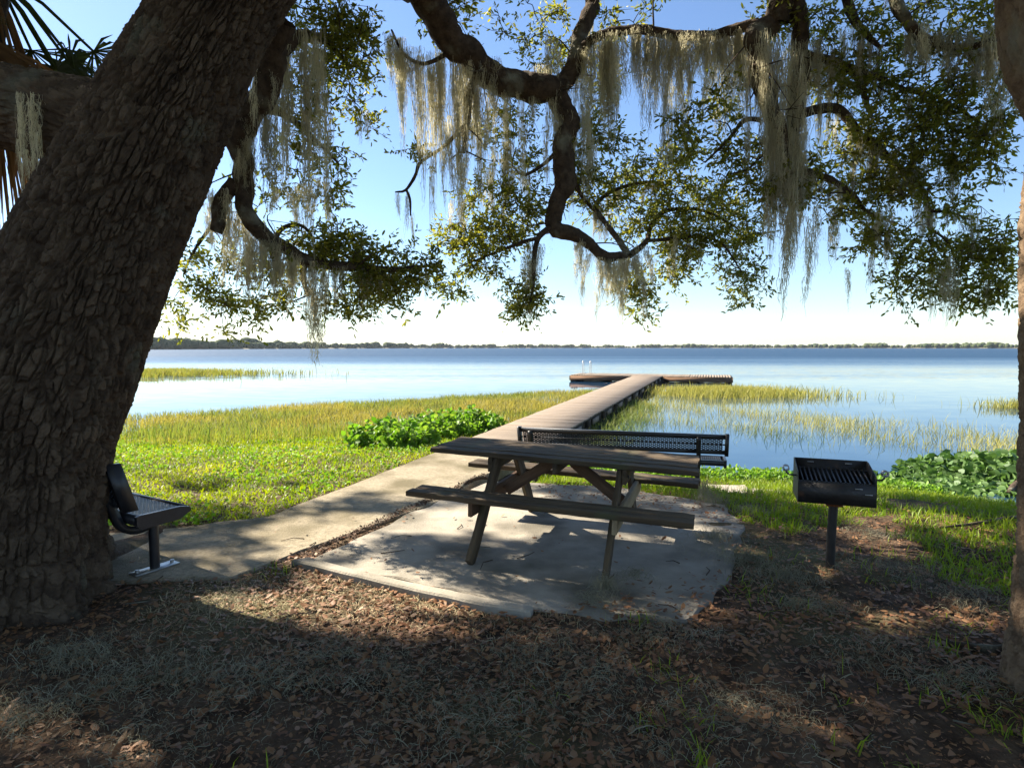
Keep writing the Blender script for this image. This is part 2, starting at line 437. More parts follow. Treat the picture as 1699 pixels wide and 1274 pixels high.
# ------------------------------------------------------------------ path, slab
def prism(poly, z_top, thick, name, bev=.012):
    """polygon slab with a chamfered upper edge"""
    P = np.asarray(poly, float); n = len(P); c = P.mean(0)
    ctr = np.column_stack([P, np.zeros(n)])
    ar = .5 * np.sum(P[:, 0] * np.roll(P[:, 1], -1) - np.roll(P[:, 0], -1) * P[:, 1])
    if ar < 0: P = P[::-1].copy()
    e = np.roll(P, -1, 0) - P; nn = np.column_stack([e[:, 1], -e[:, 0]]); nn /= np.linalg.norm(nn, axis=1)[:, None]
    av = nn + np.roll(nn, 1, 0); av /= np.linalg.norm(av, axis=1)[:, None]
    inn = P - av * bev
    V = np.vstack([np.column_stack([P, np.full(n, z_top - thick)]), np.column_stack([P, np.full(n, z_top - bev)]), np.column_stack([inn, np.full(n, z_top)])])
    F = []
    for i in range(n):
        k = (i + 1) % n
        F += [(i, k, n + k, n + i), (n + i, n + k, 2 * n + k, 2 * n + i)]
    me = bpy.data.meshes.new(name)
    me.from_pydata(V.tolist(), [], [list(f) for f in F] + [list(range(2 * n, 3 * n))])
    me.update()
    return me
def rough_edge(pts, amp, step=.12, s=0):
    out = []; P = [np.array(p[:2], float) for p in pts]
    for i in range(len(P)):
        a, b = P[i], P[(i + 1) % len(P)]
        k = max(1, int(np.linalg.norm(b - a) / step))
        for t in range(k):
            p = a + (b - a) * t / k
            out.append(p + amp * (np.array([vnoise([p[0] * 5], [p[1] * 5], s=s)[0], vnoise([p[0] * 5], [p[1] * 5], s=s + 1)[0]]) - .5))
    return out
PEND = 9.3
def pl(y, o): c = np.array([path_x(y), y]); return c + np.array([math.cos(TH), -math.sin(TH)]) * o
path_poly = [(-4.9, 4.05), (-2.9, 3.93), (-1.92, 4.02), (-1.62, 4.56), (-.98, 5.62), pl(6.08, .63), pl(PEND, .68), pl(PEND, -.66), pl(7.0, -.63), (-2.26, 5.5), (-3.2, 5.02), (-5.0, 4.9)]
link('path', prism(rough_edge(path_poly, .05, s=40), .014, .16, 'path'), M['pathmat'], kind='structure', label='pale concrete path leading to the boardwalk')
slab_poly = [gp(515, 935), gp(640, 872), gp(742, 826), gp(815, 800), gp(1000, 806), gp(1200, 838), gp(1228, 870), gp(1215, 930), gp(1190, 1000), gp(1130, 1032), gp(1000, 1030), gp(880, 1012), gp(700, 972)]
link('concrete_pad', prism(rough_edge(slab_poly, .09, .07, s=50), .012, .16, 'concrete_pad'), M['concrete'], kind='structure', label='worn concrete pad under the picnic table')
edge_poly = [gp(484, 938), gp(512, 933), gp(600, 957), gp(700, 980), gp(800, 1000), gp(884, 1016), gp(880, 1026), gp(800, 1013), gp(690, 990), gp(590, 965)]
link('concrete_edging', prism(rough_edge(edge_poly, .015, .1, s=60), .045, .2, 'concrete_edging'), M['concrete'],
     label='pale raised concrete edging strip along the front of the pad', category='edging')
# broken slab at the waterline
for k, (poly, z) in enumerate([([gp(1176, 806, -.2), gp(1235, 808, -.2), gp(1245, 826, -.2), gp(1190, 822, -.2)], -.17),
                               ([gp(1243, 811, -.2), gp(1330, 818, -.2), gp(1366, 830, -.2), gp(1300, 834, -.2), gp(1250, 828, -.2)], -.18)]):
    link('broken_slab', prism(rough_edge(poly, .09, .1, s=70 + k), z, .12, 'broken_slab'), M['concrete'],
         label=['small broken concrete slab by the waterline behind the bench post', 'long broken concrete slab at the waterline beside the grill'][k], category='concrete slab', group='broken slabs on the bank')

# ------------------------------------------------------------------ pier
def thing(name, loc, label, category, rz=0.0, group=None):
    o = link(name, None, loc=loc, rot=(0, 0, rz), label=label, category=category)
    o.empty_display_size = .2
    if group: o['group'] = group
    return o
pier = thing('boardwalk_pier', (path_x(PEND), PEND, 0), 'long weathered boardwalk with a T-shaped end platform over the lake', 'pier', -TH)
# local frame: +Y along the pier, +X to its right
LEN = 24.6
def half_w(y): return .66 + .10 * y / LEN
pm = MB().box((-.5, -.066, -.019), (.5, .066, .019)).make('plank_mesh')
pm.materials.append(M['deck'])
nb = int(LEN / .1405)
for k in range(nb):
    y = .07 + k * .1405
    link('plank', pm, None, pier, (rng.normal(0, .006), y, -.005 + rng.normal(0, .0022)), (rng.normal(0, .004), 0, rng.normal(0, .002)), (2 * half_w(y) + .03, 1, 1))
for s in (-1, 1):
    for k in range(6):
        y0, y1 = k * LEN / 6 + .01, (k + 1) * LEN / 6 - .01
        link('stringer', MB().bar((s * (half_w(y0) - .06), y0, -.125), (s * (half_w(y1) - .06), y1, -.125), .05, .19).make('stringer'), M['pile'], pier)
    for k in range(13):
        y = .35 + k * (LEN - .5) / 12
        x = s * (half_w(y) + .005)
        link('post', MB().tube([(x, y, -1.5), (x, y, -.6), (x, y, -.035)], [.075, .072, .07], 10).make('post', True), M['pile'], pier)
        if k < 12:
            yb = y + (LEN - .5) / 24
            link('side_block', MB().box((x - .02, yb - .42, -.20), (x + .02, yb + .3, -.08)).make('side_block'), M['deck'], pier)
for k in range(13):
    y = .35 + k * (LEN - .5) / 12
    link('cross_beam', MB().box((-half_w(y) - .1, y - .12, -.38), (half_w(y) + .1, y - .08, -.222)).make('cross_beam'), M['pile'], pier)
# T platform
TX0, TX1, TY0, TY1 = -4.25, 4.45, LEN - .02, LEN + 2.5
pm2 = MB().box((-.066, -.5, -.019), (.066, .5, .019)).make('platform_plank_mesh'); pm2.materials.append(M['deck'])
nx = int((TX1 - TX0) / .1405)
for k in range(nx):
    link('plank', pm2, None, pier, (TX0 + .07 + k * .1405, (TY0 + TY1) / 2, .0 + rng.normal(0, .004)), (0, rng.normal(0, .004), 0), (1, TY1 - TY0, 1))
XL, XR = TX0, TX0 + nx * .1405
for (a, b) in (((XL, TY0 - .03, -.15), (-half_w(LEN) - .09, TY0 - .03, -.15)), ((half_w(LEN) + .09, TY0 - .03, -.15), (XR, TY0 - .03, -.15)),
               ((XL, TY1 + .03, -.15), (XR, TY1 + .03, -.15)), ((XL - .03, TY0 - .05, -.15), (XL - .03, TY1 + .05, -.15)), ((XR + .03, TY0 - .05, -.15), (XR + .03, TY1 + .05, -.15))):
    link('fascia_board', MB().bar(a, b, .045, .25).make('fascia_board'), M['fascia'], pier)
for x in np.linspace(XL + .15, XR - .15, 6):
    for y in (TY0 + .15, TY1 - .15):
        link('post', MB().tube([(x, y, -2), (x, y, -.6), (x, y, -.03)], .09, 10).make('post', True), M['pile'], pier)
    link('cross_beam', MB().box((x - .16, TY0 + .02, -.40), (x + .16, TY1 - .02, -.28)).make('cross_beam'), M['pile'], pier)
# swim ladder on the left wing
lad = thing('swim_ladder', (0, 0, 0), 'pale metal swim ladder rising above the left wing of the pier platform', 'ladder')
lad.parent = None
lm = pier.matrix_basis
def pier_w(p):
    c, s_ = math.cos(-TH), math.sin(-TH)
    return np.array([path_x(PEND) + p[0] * c - p[1] * s_, PEND + p[0] * s_ + p[1] * c, p[2]])
lad.location = pier_w((XL + .45, TY1 + .05, 0)).tolist(); lad.rotation_euler = (0, 0, -TH)
for x in (-.22, .22):
    pts = [(x, -.32, .0), (x, -.32, .62), (x, -.26, .72), (x, -.14, .76), (x, -.02, .72), (x, .06, .60), (x, .06, -.9)]
    P, R = spline(pts, [.022] * len(pts), .06)
    link('rail', MB().tube(P, R, 8).make('rail', True), M['ladder'], lad)
for z in (-.75, -.5, -.25):
    link('rung', MB().tube([(-.22, .06, z), (.22, .06, z)], .018, 8).make('rung', True), M['ladder'], lad)

# ------------------------------------------------------------------ picnic table
TILT = -.026
tab = thing('picnic_table', (.406, 4.818, .012), 'weathered wooden picnic table with attached bench seats on the concrete pad', 'picnic table', -.326)
tab.rotation_euler = (0, math.atan(-TILT), -.326)
def board(name, p, q, w, h, up, material, parent=tab, bev=.006, wobble=.0):
    """timber with softened arrises, slightly worn along its length"""
    p, q, up = map(lambda a: np.asarray(a, float), (p, q, up))
    Lg = np.linalg.norm(q - p); t = (q - p) / Lg
    x = np.cross(t, up); x /= np.linalg.norm(x); u = np.cross(x, t)
    sec = [(-w / 2 + bev, -h / 2), (w / 2 - bev, -h / 2), (w / 2, -h / 2 + bev), (w / 2, h / 2 - bev), (w / 2 - bev, h / 2), (-w / 2 + bev, h / 2), (-w / 2, h / 2 - bev), (-w / 2, -h / 2 + bev)]
    k = max(2, int(Lg / .08)); V = []
    for i in range(k + 1):
        c = np.array([-Lg / 2 + Lg * i / k, 0, 0])
        endf = 1 - .03 * (i in (0, k))
        for (a, b) in sec:
            V.append(c + np.array([0, 1, 0]) * a * endf + np.array([0, 0, 1]) * (b * endf) + rng.normal(0, .0012, 3) * (wobble > 0))
    V = np.array(V); n = 8
    F = [(i * n + j, i * n + (j + 1) % n, (i + 1) * n + (j + 1) % n, (i + 1) * n + j) for i in range(k) for j in range(n)]
    F = np.array(F)
    me = bpy.data.meshes.new(name)
    me.from_pydata(V.tolist(), [], F.tolist() + [list(range(n))[::-1], list(range(k * n, k * n + n))])
    me.update()
    o = link(name, me, material, parent, (p + q) / 2)
    from mathutils import Matrix
    Rm = Matrix(((t[0], -x[0], u[0]), (t[1], -x[1], u[1]), (t[2], -x[2], u[2])))
    o.rotation_euler = Rm.to_euler()
    return o
HL = 1.035
ztop = .727
for k in range(5):
    v = (k - 2) * .1335
    e0, e1 = rng.uniform(-.012, .012, 2)
    board('tabletop_plank', (-HL + e0, v, ztop - .02 + rng.normal(0, .002)), (HL + e1, v, ztop - .02 + rng.normal(0, .002)), .127, .038, (0, 0, 1), M['wood'], wobble=1)
for s in (-1, 1):
    for k in range(2):
        v = s * (.53 + k * .125)
        board('seat_plank', (-HL + rng.uniform(-.01, .01), v, .457 - .02), (HL + rng.uniform(-.01, .01), v, .457 - .02), .120, .04, (0, 0, 1), M['wood'], wobble=1)
FU = .485
for su in (-1, 1):
    for sv in (-1, 1):
        off = .0 if sv < 0 else .0
        board('leg', (su * (FU - .021 * sv * 0), sv * .78, .0), (su * FU, sv * .20, ztop - .042), .036, .13, (0, 1, 0), M['wood'], wobble=1)
    board('seat_beam', (su * (FU + .040), -.70, .375), (su * (FU + .040), .70, .375), .036, .125, (0, 0, 1), M['wood2'] if su > 0 else M['wood3'], wobble=1)
    board('top_cleat', (su * (FU + .040), -.31, ztop - .100), (su * (FU + .040), .31, ztop - .100), .036, .115, (0, 0, 1), M['wood'], wobble=1)
    board('diagonal_brace', (su * (FU + .0), 0.0, .36), (su * .07, 0.0, ztop - .075), .09, .036, (0, 1, 0), M['wood3'], wobble=1)
board('centre_cleat', (0, -.31, ztop - .085), (0, .31, ztop - .085), .036, .085, (0, 0, 1), M['wood'], wobble=1)
for su in (-1, 1):
    for (v, z) in ((-.56, .40), (.56, .40), (-.24, .62), (.24, .62)):
        link('bolt', MB().tube([(su * (FU + .058), v, z), (su * (FU + .066), v, z)], .012, 8).make('bolt'), M['blackw'], tab)

# ------------------------------------------------------------------ steel mesh benches
def lattice(w, h, pw=.046, ph=.024, bw=.0125, bt=.005):
    """expanded-metal sheet in the XZ plane, centred"""
    nx, nz = int(w / pw), int(h / ph)
    pw, ph = w / nx, h / nz
    mb = MB()
    V = []; F = []
    for j in range(nz):
        for i in range(nx):
            x0 = -w / 2 + i * pw; z0 = -h / 2 + j * ph
            L_, R_, B_, T_ = (x0, z0 + ph / 2), (x0 + pw, z0 + ph / 2), (x0 + pw / 2, z0), (x0 + pw / 2, z0 + ph)
            for p, q in ((L_, B_), (B_, R_), (R_, T_), (T_, L_)):
                p, q = np.array(p), np.array(q); t = (q - p) / np.linalg.norm(q - p); nrm = np.array([-t[1], t[0]]) * bw / 2
                b = len(V)
                for c in (p - nrm, p + nrm, q + nrm, q - nrm):
                    V.append((c[0], -bt / 2, c[1]))
                for c in (p - nrm, p + nrm, q + nrm, q - nrm):
                    V.append((c[0], bt / 2, c[1]))
                F += [(b, b + 3, b + 2, b + 1), (b + 4, b + 5, b + 6, b + 7), (b + 1, b + 2, b + 6, b + 5), (b, b + 4, b + 7, b + 3)]
    return np.array(V, float), np.array(F)
def bench(loc, rz, Lb, label, post_u, posts_h, seat_z, back_z0, back_z1, depth, base_plate, group):
    """local: +X along the bench, +Y the way a sitter faces; origin on the ground under the seat's middle"""
    b = thing('steel_bench', loc, label, 'bench', rz, group)
    seat_d = depth
    # seat
    V, F = lattice(Lb - .05, seat_d - .05)
    Vs = np.column_stack([V[:, 0], V[:, 2] + .02, V[:, 1] + seat_z])
    o = link('seat_mesh', mesh('seat_mesh', Vs, F), M['black'], b)
    fr = MB()
    y0, y1 = .02 - seat_d / 2, .02 + seat_d / 2
    fr.box((-Lb / 2, y0, seat_z - .055), (Lb / 2, y0 + .035, seat_z + .006)); fr.box((-Lb / 2, y1 - .035, seat_z - .055), (Lb / 2, y1, seat_z + .006))
    link('seat_frame', fr.make('seat_frame'), M['black'], b)
    for s in (-1, 1):
        # end plate with a rolled nose
        prof = [(y0, -.055), (y0, .006), (y0 + .02, .014), (y1 - .06, .014), (y1 + .005, .0), (y1 + .012, -.03), (y1 - .07, -.075), (y0 + .03, -.085)]
        xa, xb = s * (Lb / 2 + .001), s * (Lb / 2 + .03)
        n = len(prof)
        V = [(xa, p[0], seat_z + p[1]) for p in prof] + [(xb, p[0], seat_z + p[1]) for p in prof]
        me = bpy.data.meshes.new('seat_end'); me.from_pydata(V, [], [list(range(n)), list(range(2 * n - 1, n - 1, -1))] + [[i, (i + 1) % n, n + (i + 1) % n, n + i] for i in range(n)]); me.update()
        link('seat_end', me, M['black'], b)
    # back, leaning
    lean = .30; hb = back_z1 - back_z0; yb0 = y0 - .05
    def bk(x, t, y): return np.column_stack([x, yb0 - lean * t + y, back_z0 + t])
    V, F = lattice(Lb - .05, hb - .05)
    link('back_mesh', mesh('back_mesh', bk(V[:, 0], V[:, 2] + hb / 2, V[:, 1]), F), M['black'], b)
    def bbar(x0, x1, t0, t1, ya, yb):
        P = [(x0, t0, ya), (x1, t0, ya), (x1, t0, yb), (x0, t0, yb), (x0, t1, ya), (x1, t1, ya), (x1, t1, yb), (x0, t1, yb)]
        P = np.array(P); return bk(P[:, 0], P[:, 1], P[:, 2])
    fr = MB()
    fr.hexa(bbar(-Lb / 2, Lb / 2, 0, .045, -.028, .028)); fr.hexa(bbar(-Lb / 2, Lb / 2, hb - .05, hb, -.03, .03))
    fr.hexa(bbar(-Lb / 2, Lb / 2, hb / 2 - .008, hb / 2 + .008, -.014, -.004))
    link('back_frame', fr.make('back_frame'), M['black'], b)
    for s in (-1, 1):
        link('back_end', MB().hexa(bbar(s * Lb / 2, s * (Lb / 2 + .04), -.02, hb + .01, -.04, .055)).make('back_end'), M['black'], b)
    for u in post_u:
        g0 = posts_h
        post = link('post', MB().tube([(u, .02, g0), (u, .02, seat_z - .05)], .032, 14).make('post', True), M['black'], b)
        P, R = spline([(u, y1 - .08, seat_z - .075), (u, .04, seat_z - .085), (u, y0 + .06, seat_z - .115), (u, y0 - .03, seat_z - .07), (u, y0 - .075, seat_z + .03),
                       (u, yb0 - lean * .05 - .05, back_z0 + .05), (u, yb0 - lean * hb * .9 - .05, back_z0 + hb * .86)], [.025] * 7, .03)
        V = []; F = []
        mb = MB()
        for i in range(len(P) - 1):
            pass
        T, N_, B_ = frames(P)
        ring = []
        for i in range(len(P)):
            nrm = np.array([0, -T[i][2], T[i][1]])
            for a, c in ((-.024, -.026), (.024, -.026), (.024, .026), (-.024, .026)):
                ring.append(P[i] + np.array([a, 0, 0]) + nrm * c)
        k = len(P)
        F = [(i * 4 + j, i * 4 + (j + 1) % 4, (i + 1) * 4 + (j + 1) % 4, (i + 1) * 4 + j) for i in range(k - 1) for j in range(4)] + [(3, 2, 1, 0), (k * 4 - 4, k * 4 - 3, k * 4 - 2, k * 4 - 1)]
        link('back_support', mesh('back_support', np.array(ring), np.array(F)), M['black'], b)
        link('seat_bracket', MB().box((u - .03, y0 + .04, seat_z - .075), (u + .03, y1 - .04, seat_z - .012)).make('seat_bracket'), M['black'], b)
        if base_plate:
            pl_ = link('base_plate', MB().box((u - .05, -.13, g0), (u + .05, .17, g0 + .01)).make('base_plate'), M['steel'], b)
            for yy in (-.10, .14):
                link('anchor_bolt', MB().tube([(u, yy, g0 + .01), (u, yy, g0 + .03)], .013, 6).make('anchor_bolt'), M['steel'], pl_)
    return b
# the far bench faces the water, its back towards us
pA, pB = at(858, 709, 7.45), at(1209, 724, 6.78)
bz1 = (pA[2] + pB[2]) / 2
mid = (pA + pB) / 2; dv = pB - pA; Lb = float(np.hypot(dv[0], dv[1])); rz = math.atan2(dv[1], dv[0])
gz = float(ground_z(mid[0], mid[1] + .3))
fw = np.array([-math.sin(rz), math.cos(rz)])
bench((mid[0] + fw[0] * .34, mid[1] + fw[1] * .34, 0), rz, Lb - .06, 'long black steel-mesh bench facing the lake behind the picnic table', (-Lb / 2 + .16, Lb / 2 - .32), gz - .08, bz1 - .33, bz1 - .235, bz1, .36, False, 'black steel-mesh benches')
rz2 = math.radians(-31)
ax = np.array([math.cos(rz2), math.sin(rz2)])
post_at = np.array([-2.53, 4.15])
c2 = post_at - ax * .60
bench((c2[0], c2[1], .014), rz2, 1.42, 'short black steel-mesh bench half hidden by the big leaning oak trunk', (.60, -.60), .0, .425, .50, .80, .36, True, 'black steel-mesh benches')

# ------------------------------------------------------------------ grill
gb = gp(1377, 942)
gg = float(ground_z(gb[0], gb[1]))
gr = thing('park_grill', (gb[0], gb[1], gg), 'black steel park charcoal grill on a single post by the water', 'grill', math.radians(-20))
zb = .50 - gg
link('post', MB().tube([(0, 0, -.15), (.002, 0, .2), (.010, 0, zb - .02)], .030, 16).make('post', True), M['blackw'], gr)
link('collar', MB().box((-.04, -.045, zb - .045), (.062, .045, zb - .002)).make('collar'), M['rust'], gr)
W2, D2 = .235, .17
def plate(P, t):
    """thin plate from 4 corners, thickness t"""
    P = [np.array(p, float) for p in P]; n = np.cross(P[1] - P[0], P[2] - P[0]); n /= np.linalg.norm(n)
    return [p - n * t / 2 for p in P] + [p + n * t / 2 for p in P]
box = MB()
box.box((-W2, -D2, zb), (W2, D2, zb + .006))
link('firebox_floor', box.make('firebox_floor'), M['blackw'], gr)
link('front_wall', MB().box((-W2, -D2 - .005, zb), (W2, -D2, zb + .145)).make('front_wall'), M['blackw'], gr)
link('back_wall', MB().box((-W2, D2, zb), (W2, D2 + .005, zb + .255)).make('back_wall'), M['blackw'], gr)
for s in (-1, 1):
    pr = [(-D2 - .005, 0), (D2 + .005, 0), (D2 + .005, .255), (D2 - .06, .255), (-D2 + .02, .205), (-D2 - .005, .145)]
    n = len(pr); xa, xb = s * W2, s * (W2 + .005)
    V = [(xa, p[0], zb + p[1]) for p in pr] + [(xb, p[0], zb + p[1]) for p in pr]
    me = bpy.data.meshes.new('side_wall'); me.from_pydata(V, [], [list(range(n)), list(range(2 * n - 1, n - 1, -1))] + [[i, (i + 1) % n, n + (i + 1) % n, n + i] for i in range(n)]); me.update()
    link('side_wall', me, M['blackw'], gr)
for k in range(15):
    x = -W2 + .03 + k * (2 * W2 - .06) / 14
    link('grate_bar', MB().tube([(x, -D2 + .015, zb + .150), (x, D2 - .03, zb + .195)], .0065, 6).make('grate_bar', True), M['blackw'], gr)
for (y, z) in ((-D2 + .02, .144), (D2 - .035, .187)):
    link('grate_rod', MB().tube([(-W2 - (.0), y, zb + z), (W2, y, zb + z)], .008, 8).make('grate_rod', True), M['blackw'], gr)
for s in (-1, 1):
    P, R = spline([(s * W2, -.05, zb + .165), (s * (W2 + .05), -.05, zb + .165), (s * (W2 + .068), -.05, zb + .178), (s * (W2 + .072), -.05, zb + .20)], [.006] * 4, .01)
    hd = link('handle', MB().tube(P, R, 8).make('handle', True), M['blackw'], gr)
    tt = np.linspace(0, 6.28 * 4, 60)
    coil = np.column_stack([s * (W2 + .074) + .019 * np.cos(tt), -.075 + .05 * tt / tt[-1], zb + .212 + .019 * np.sin(tt)])
    link('coil_grip', MB().tube(coil, .0045, 6).make('coil_grip', True), M['steel'], hd)
for (x, y0_, z) in ((-.15, D2 - .004, .225), (.10, D2 - .004, .225), (.11, -D2 - .0075, .115), (.17, -D2 - .0075, .08)):
    link('slot', MB().box((x, y0_ - .0025, zb + z), (x + .045, y0_ + .0005, zb + z + .008)).make('slot'), M['steel'], gr)

# ------------------------------------------------------------------ trees
def worley(a, b, na, s=0):
    """F1, F2 and cell id on the (a,b) plane, a wraps after na cells"""
    ia, ib = np.floor(a).astype(np.int64), np.floor(b).astype(np.int64)
    f1 = np.full(a.shape, 9.); f2 = np.full(a.shape, 9.); cid = np.zeros(a.shape)
    for da in (-1, 0, 1):
        for db in (-1, 0, 1):
            ca, cb = ia + da, ib + db; w = np.mod(ca, na)
            px = ca + .02 + .96 * _h(w, cb, 0 * w, s); py = cb + .02 + .96 * _h(w, cb, 0 * w, s + 1)
            d = np.hypot(a - px, b - py); h = _h(w, cb, 0 * w, s + 2)
            cid = np.where(d < f1, h, cid)
            f2 = np.minimum(f2, np.maximum(f1, d)); f1 = np.minimum(f1, d)
    return f1, f2, cid
def bark_trunk(ctrl, radii, nu, dv, cell_w, cell_h, depth, lobes, name, s=0):
    P, R = spline(ctrl, radii, .03)
    seg = np.concatenate([[0], np.cumsum(np.linalg.norm(np.diff(P, axis=0), axis=1))])
    v = np.arange(0, seg[-1], dv)
    P = np.column_stack([np.interp(v, seg, P[:, k]) for k in range(3)]); R = np.interp(v, seg, R)
    T, N, B = frames(P)
    mid_ = len(P) // 3; tc_ = np.array([0, 0, CAM_H]) - P[mid_]; ph = math.atan2(tc_ @ B[mid_], tc_ @ N[mid_])
    th = np.linspace(-math.pi, math.pi, nu, endpoint=False); th = np.mod(th - .62 * np.sin(th) + ph, 2 * math.pi)   # finer towards the viewer's side
    TT, VV = np.meshgrid(th, v)
    rr = R[:, None] * (1 + lobes(TT, P[:, 2][:, None]))
    rr = rr * (1 + .05 * (fbm(np.cos(TT) * 1.5 + 4, np.sin(TT) * 1.5 + 4, VV * .8, s=s + 5) - .5) * 2)
    meanR = float(np.median(R))
    na = int(2 * math.pi * meanR / cell_w)
    wa = (fbm(np.cos(TT) * 8, np.sin(TT) * 8, VV * 7, s=s + 7) - .5) * 1.5
    wb = (fbm(np.cos(TT) * 8 + 9, np.sin(TT) * 8, VV * 7, s=s + 8) - .5) * 1.4
    f1, f2, cid = worley(TT / (2 * math.pi) * na + wa, VV / cell_h + wb, na, s)
    h1, h2, _c = worley(TT / (2 * math.pi) * na + wa * .6 + 3, VV / (cell_h * 3.2) + wb * .4, na, s + 80)
    g1, g2, cid2 = worley(TT / (2 * math.pi) * na * 2 + wa * 1.5, VV / cell_h * 1.7 + wb * 1.5, na * 2, s + 50)
    fine = fbm(TT / (2 * math.pi) * na * 5, VV / cell_h * 3.2, s=s + 11, o=4) - .5
    lowf = fbm(np.cos(TT) * 6 + 3, np.sin(TT) * 6, VV * 4, s=s + 19) - .5
    crack = smooth(.0, .19, f2 - f1 + .14 * fine + .22 * np.maximum(lowf, -.2))
    crack2 = smooth(.0, .14, g2 - g1 + .10 * fine)
    fur = np.abs(fbm(TT / (2 * math.pi) * na * .5 + wa * .8, VV / cell_h * .22 + wb * .3, s=s + 13) - .5)
    furrow = smooth(.0, .28, h2 - h1 + .16 * fine)
    hgt = furrow * (.36 + crack * (.46 + .26 * cid) + .16 * crack2 * (cid2 - .2)) + .45 * fine * (.3 + .7 * furrow)
    rr = rr + depth * (hgt - .6)
    Vx = P[:, None, :] + rr[..., None] * (N[:, None, :] * np.cos(TT)[..., None] + B[:, None, :] * np.sin(TT)[..., None])
    k = len(v); i = np.arange(k - 1)[:, None]; j = np.arange(nu)[None, :]; j2 = (j + 1) % nu
    F = np.stack([i * nu + j, i * nu + j2, (i + 1) * nu + j2, (i + 1) * nu + j], -1).reshape(-1, 4)
    return mesh(name, Vx.reshape(-1, 3), F, {'tint': (cid[:-1] ** 2).ravel() * .45}, True)

def leaf_mesh(base, dirs, length, name, wid=.36, fold=.25, simple=False):
    n = len(base)
    D = dirs / (np.linalg.norm(dirs, axis=1)[:, None] + 1e-9)
    r = rng.normal(size=(n, 3)); r[:, 2] *= .5
    S = np.cross(D, r); S /= np.linalg.norm(S, axis=1)[:, None] + 1e-9
    Nn = np.cross(S, D)
    Ln = np.asarray(length)[:, None] * np.ones((n, 1))
    w = wid * Ln * .5
    sag = -Nn * Ln * .08
    if simple:
        V = np.stack([base, base + D * Ln * .5 + S * w, base + D * Ln, base + D * Ln * .5 - S * w], 1).reshape(-1, 3)
        return mesh(name, V, np.arange(n)[:, None] * 4 + np.array([[0, 1, 2, 3]]), {'tint': np.clip(rng.beta(1.2, 3.2, n), 0, 1)})
    V = np.stack([base, base + D * Ln * .33 + S * w * .9 + Nn * w * fold, base + D * Ln * .72 + S * w * .85 + Nn * w * fold + sag * .5, base + D * Ln + sag,
                  base + D * Ln * .72 - S * w * .85 + Nn * w * fold + sag * .5, base + D * Ln * .33 - S * w * .9 + Nn * w * fold], 1).reshape(-1, 3)
    o = np.arange(n)[:, None] * 6
    F = np.concatenate([o + np.array([[0, 1, 2, 3]]), o + np.array([[0, 3, 4, 5]])], 1).reshape(-1, 4)
    t = np.repeat(np.clip(rng.beta(1.2, 3.2, n), 0, 1), 2)
    return mesh(name, V, F, {'tint': t})

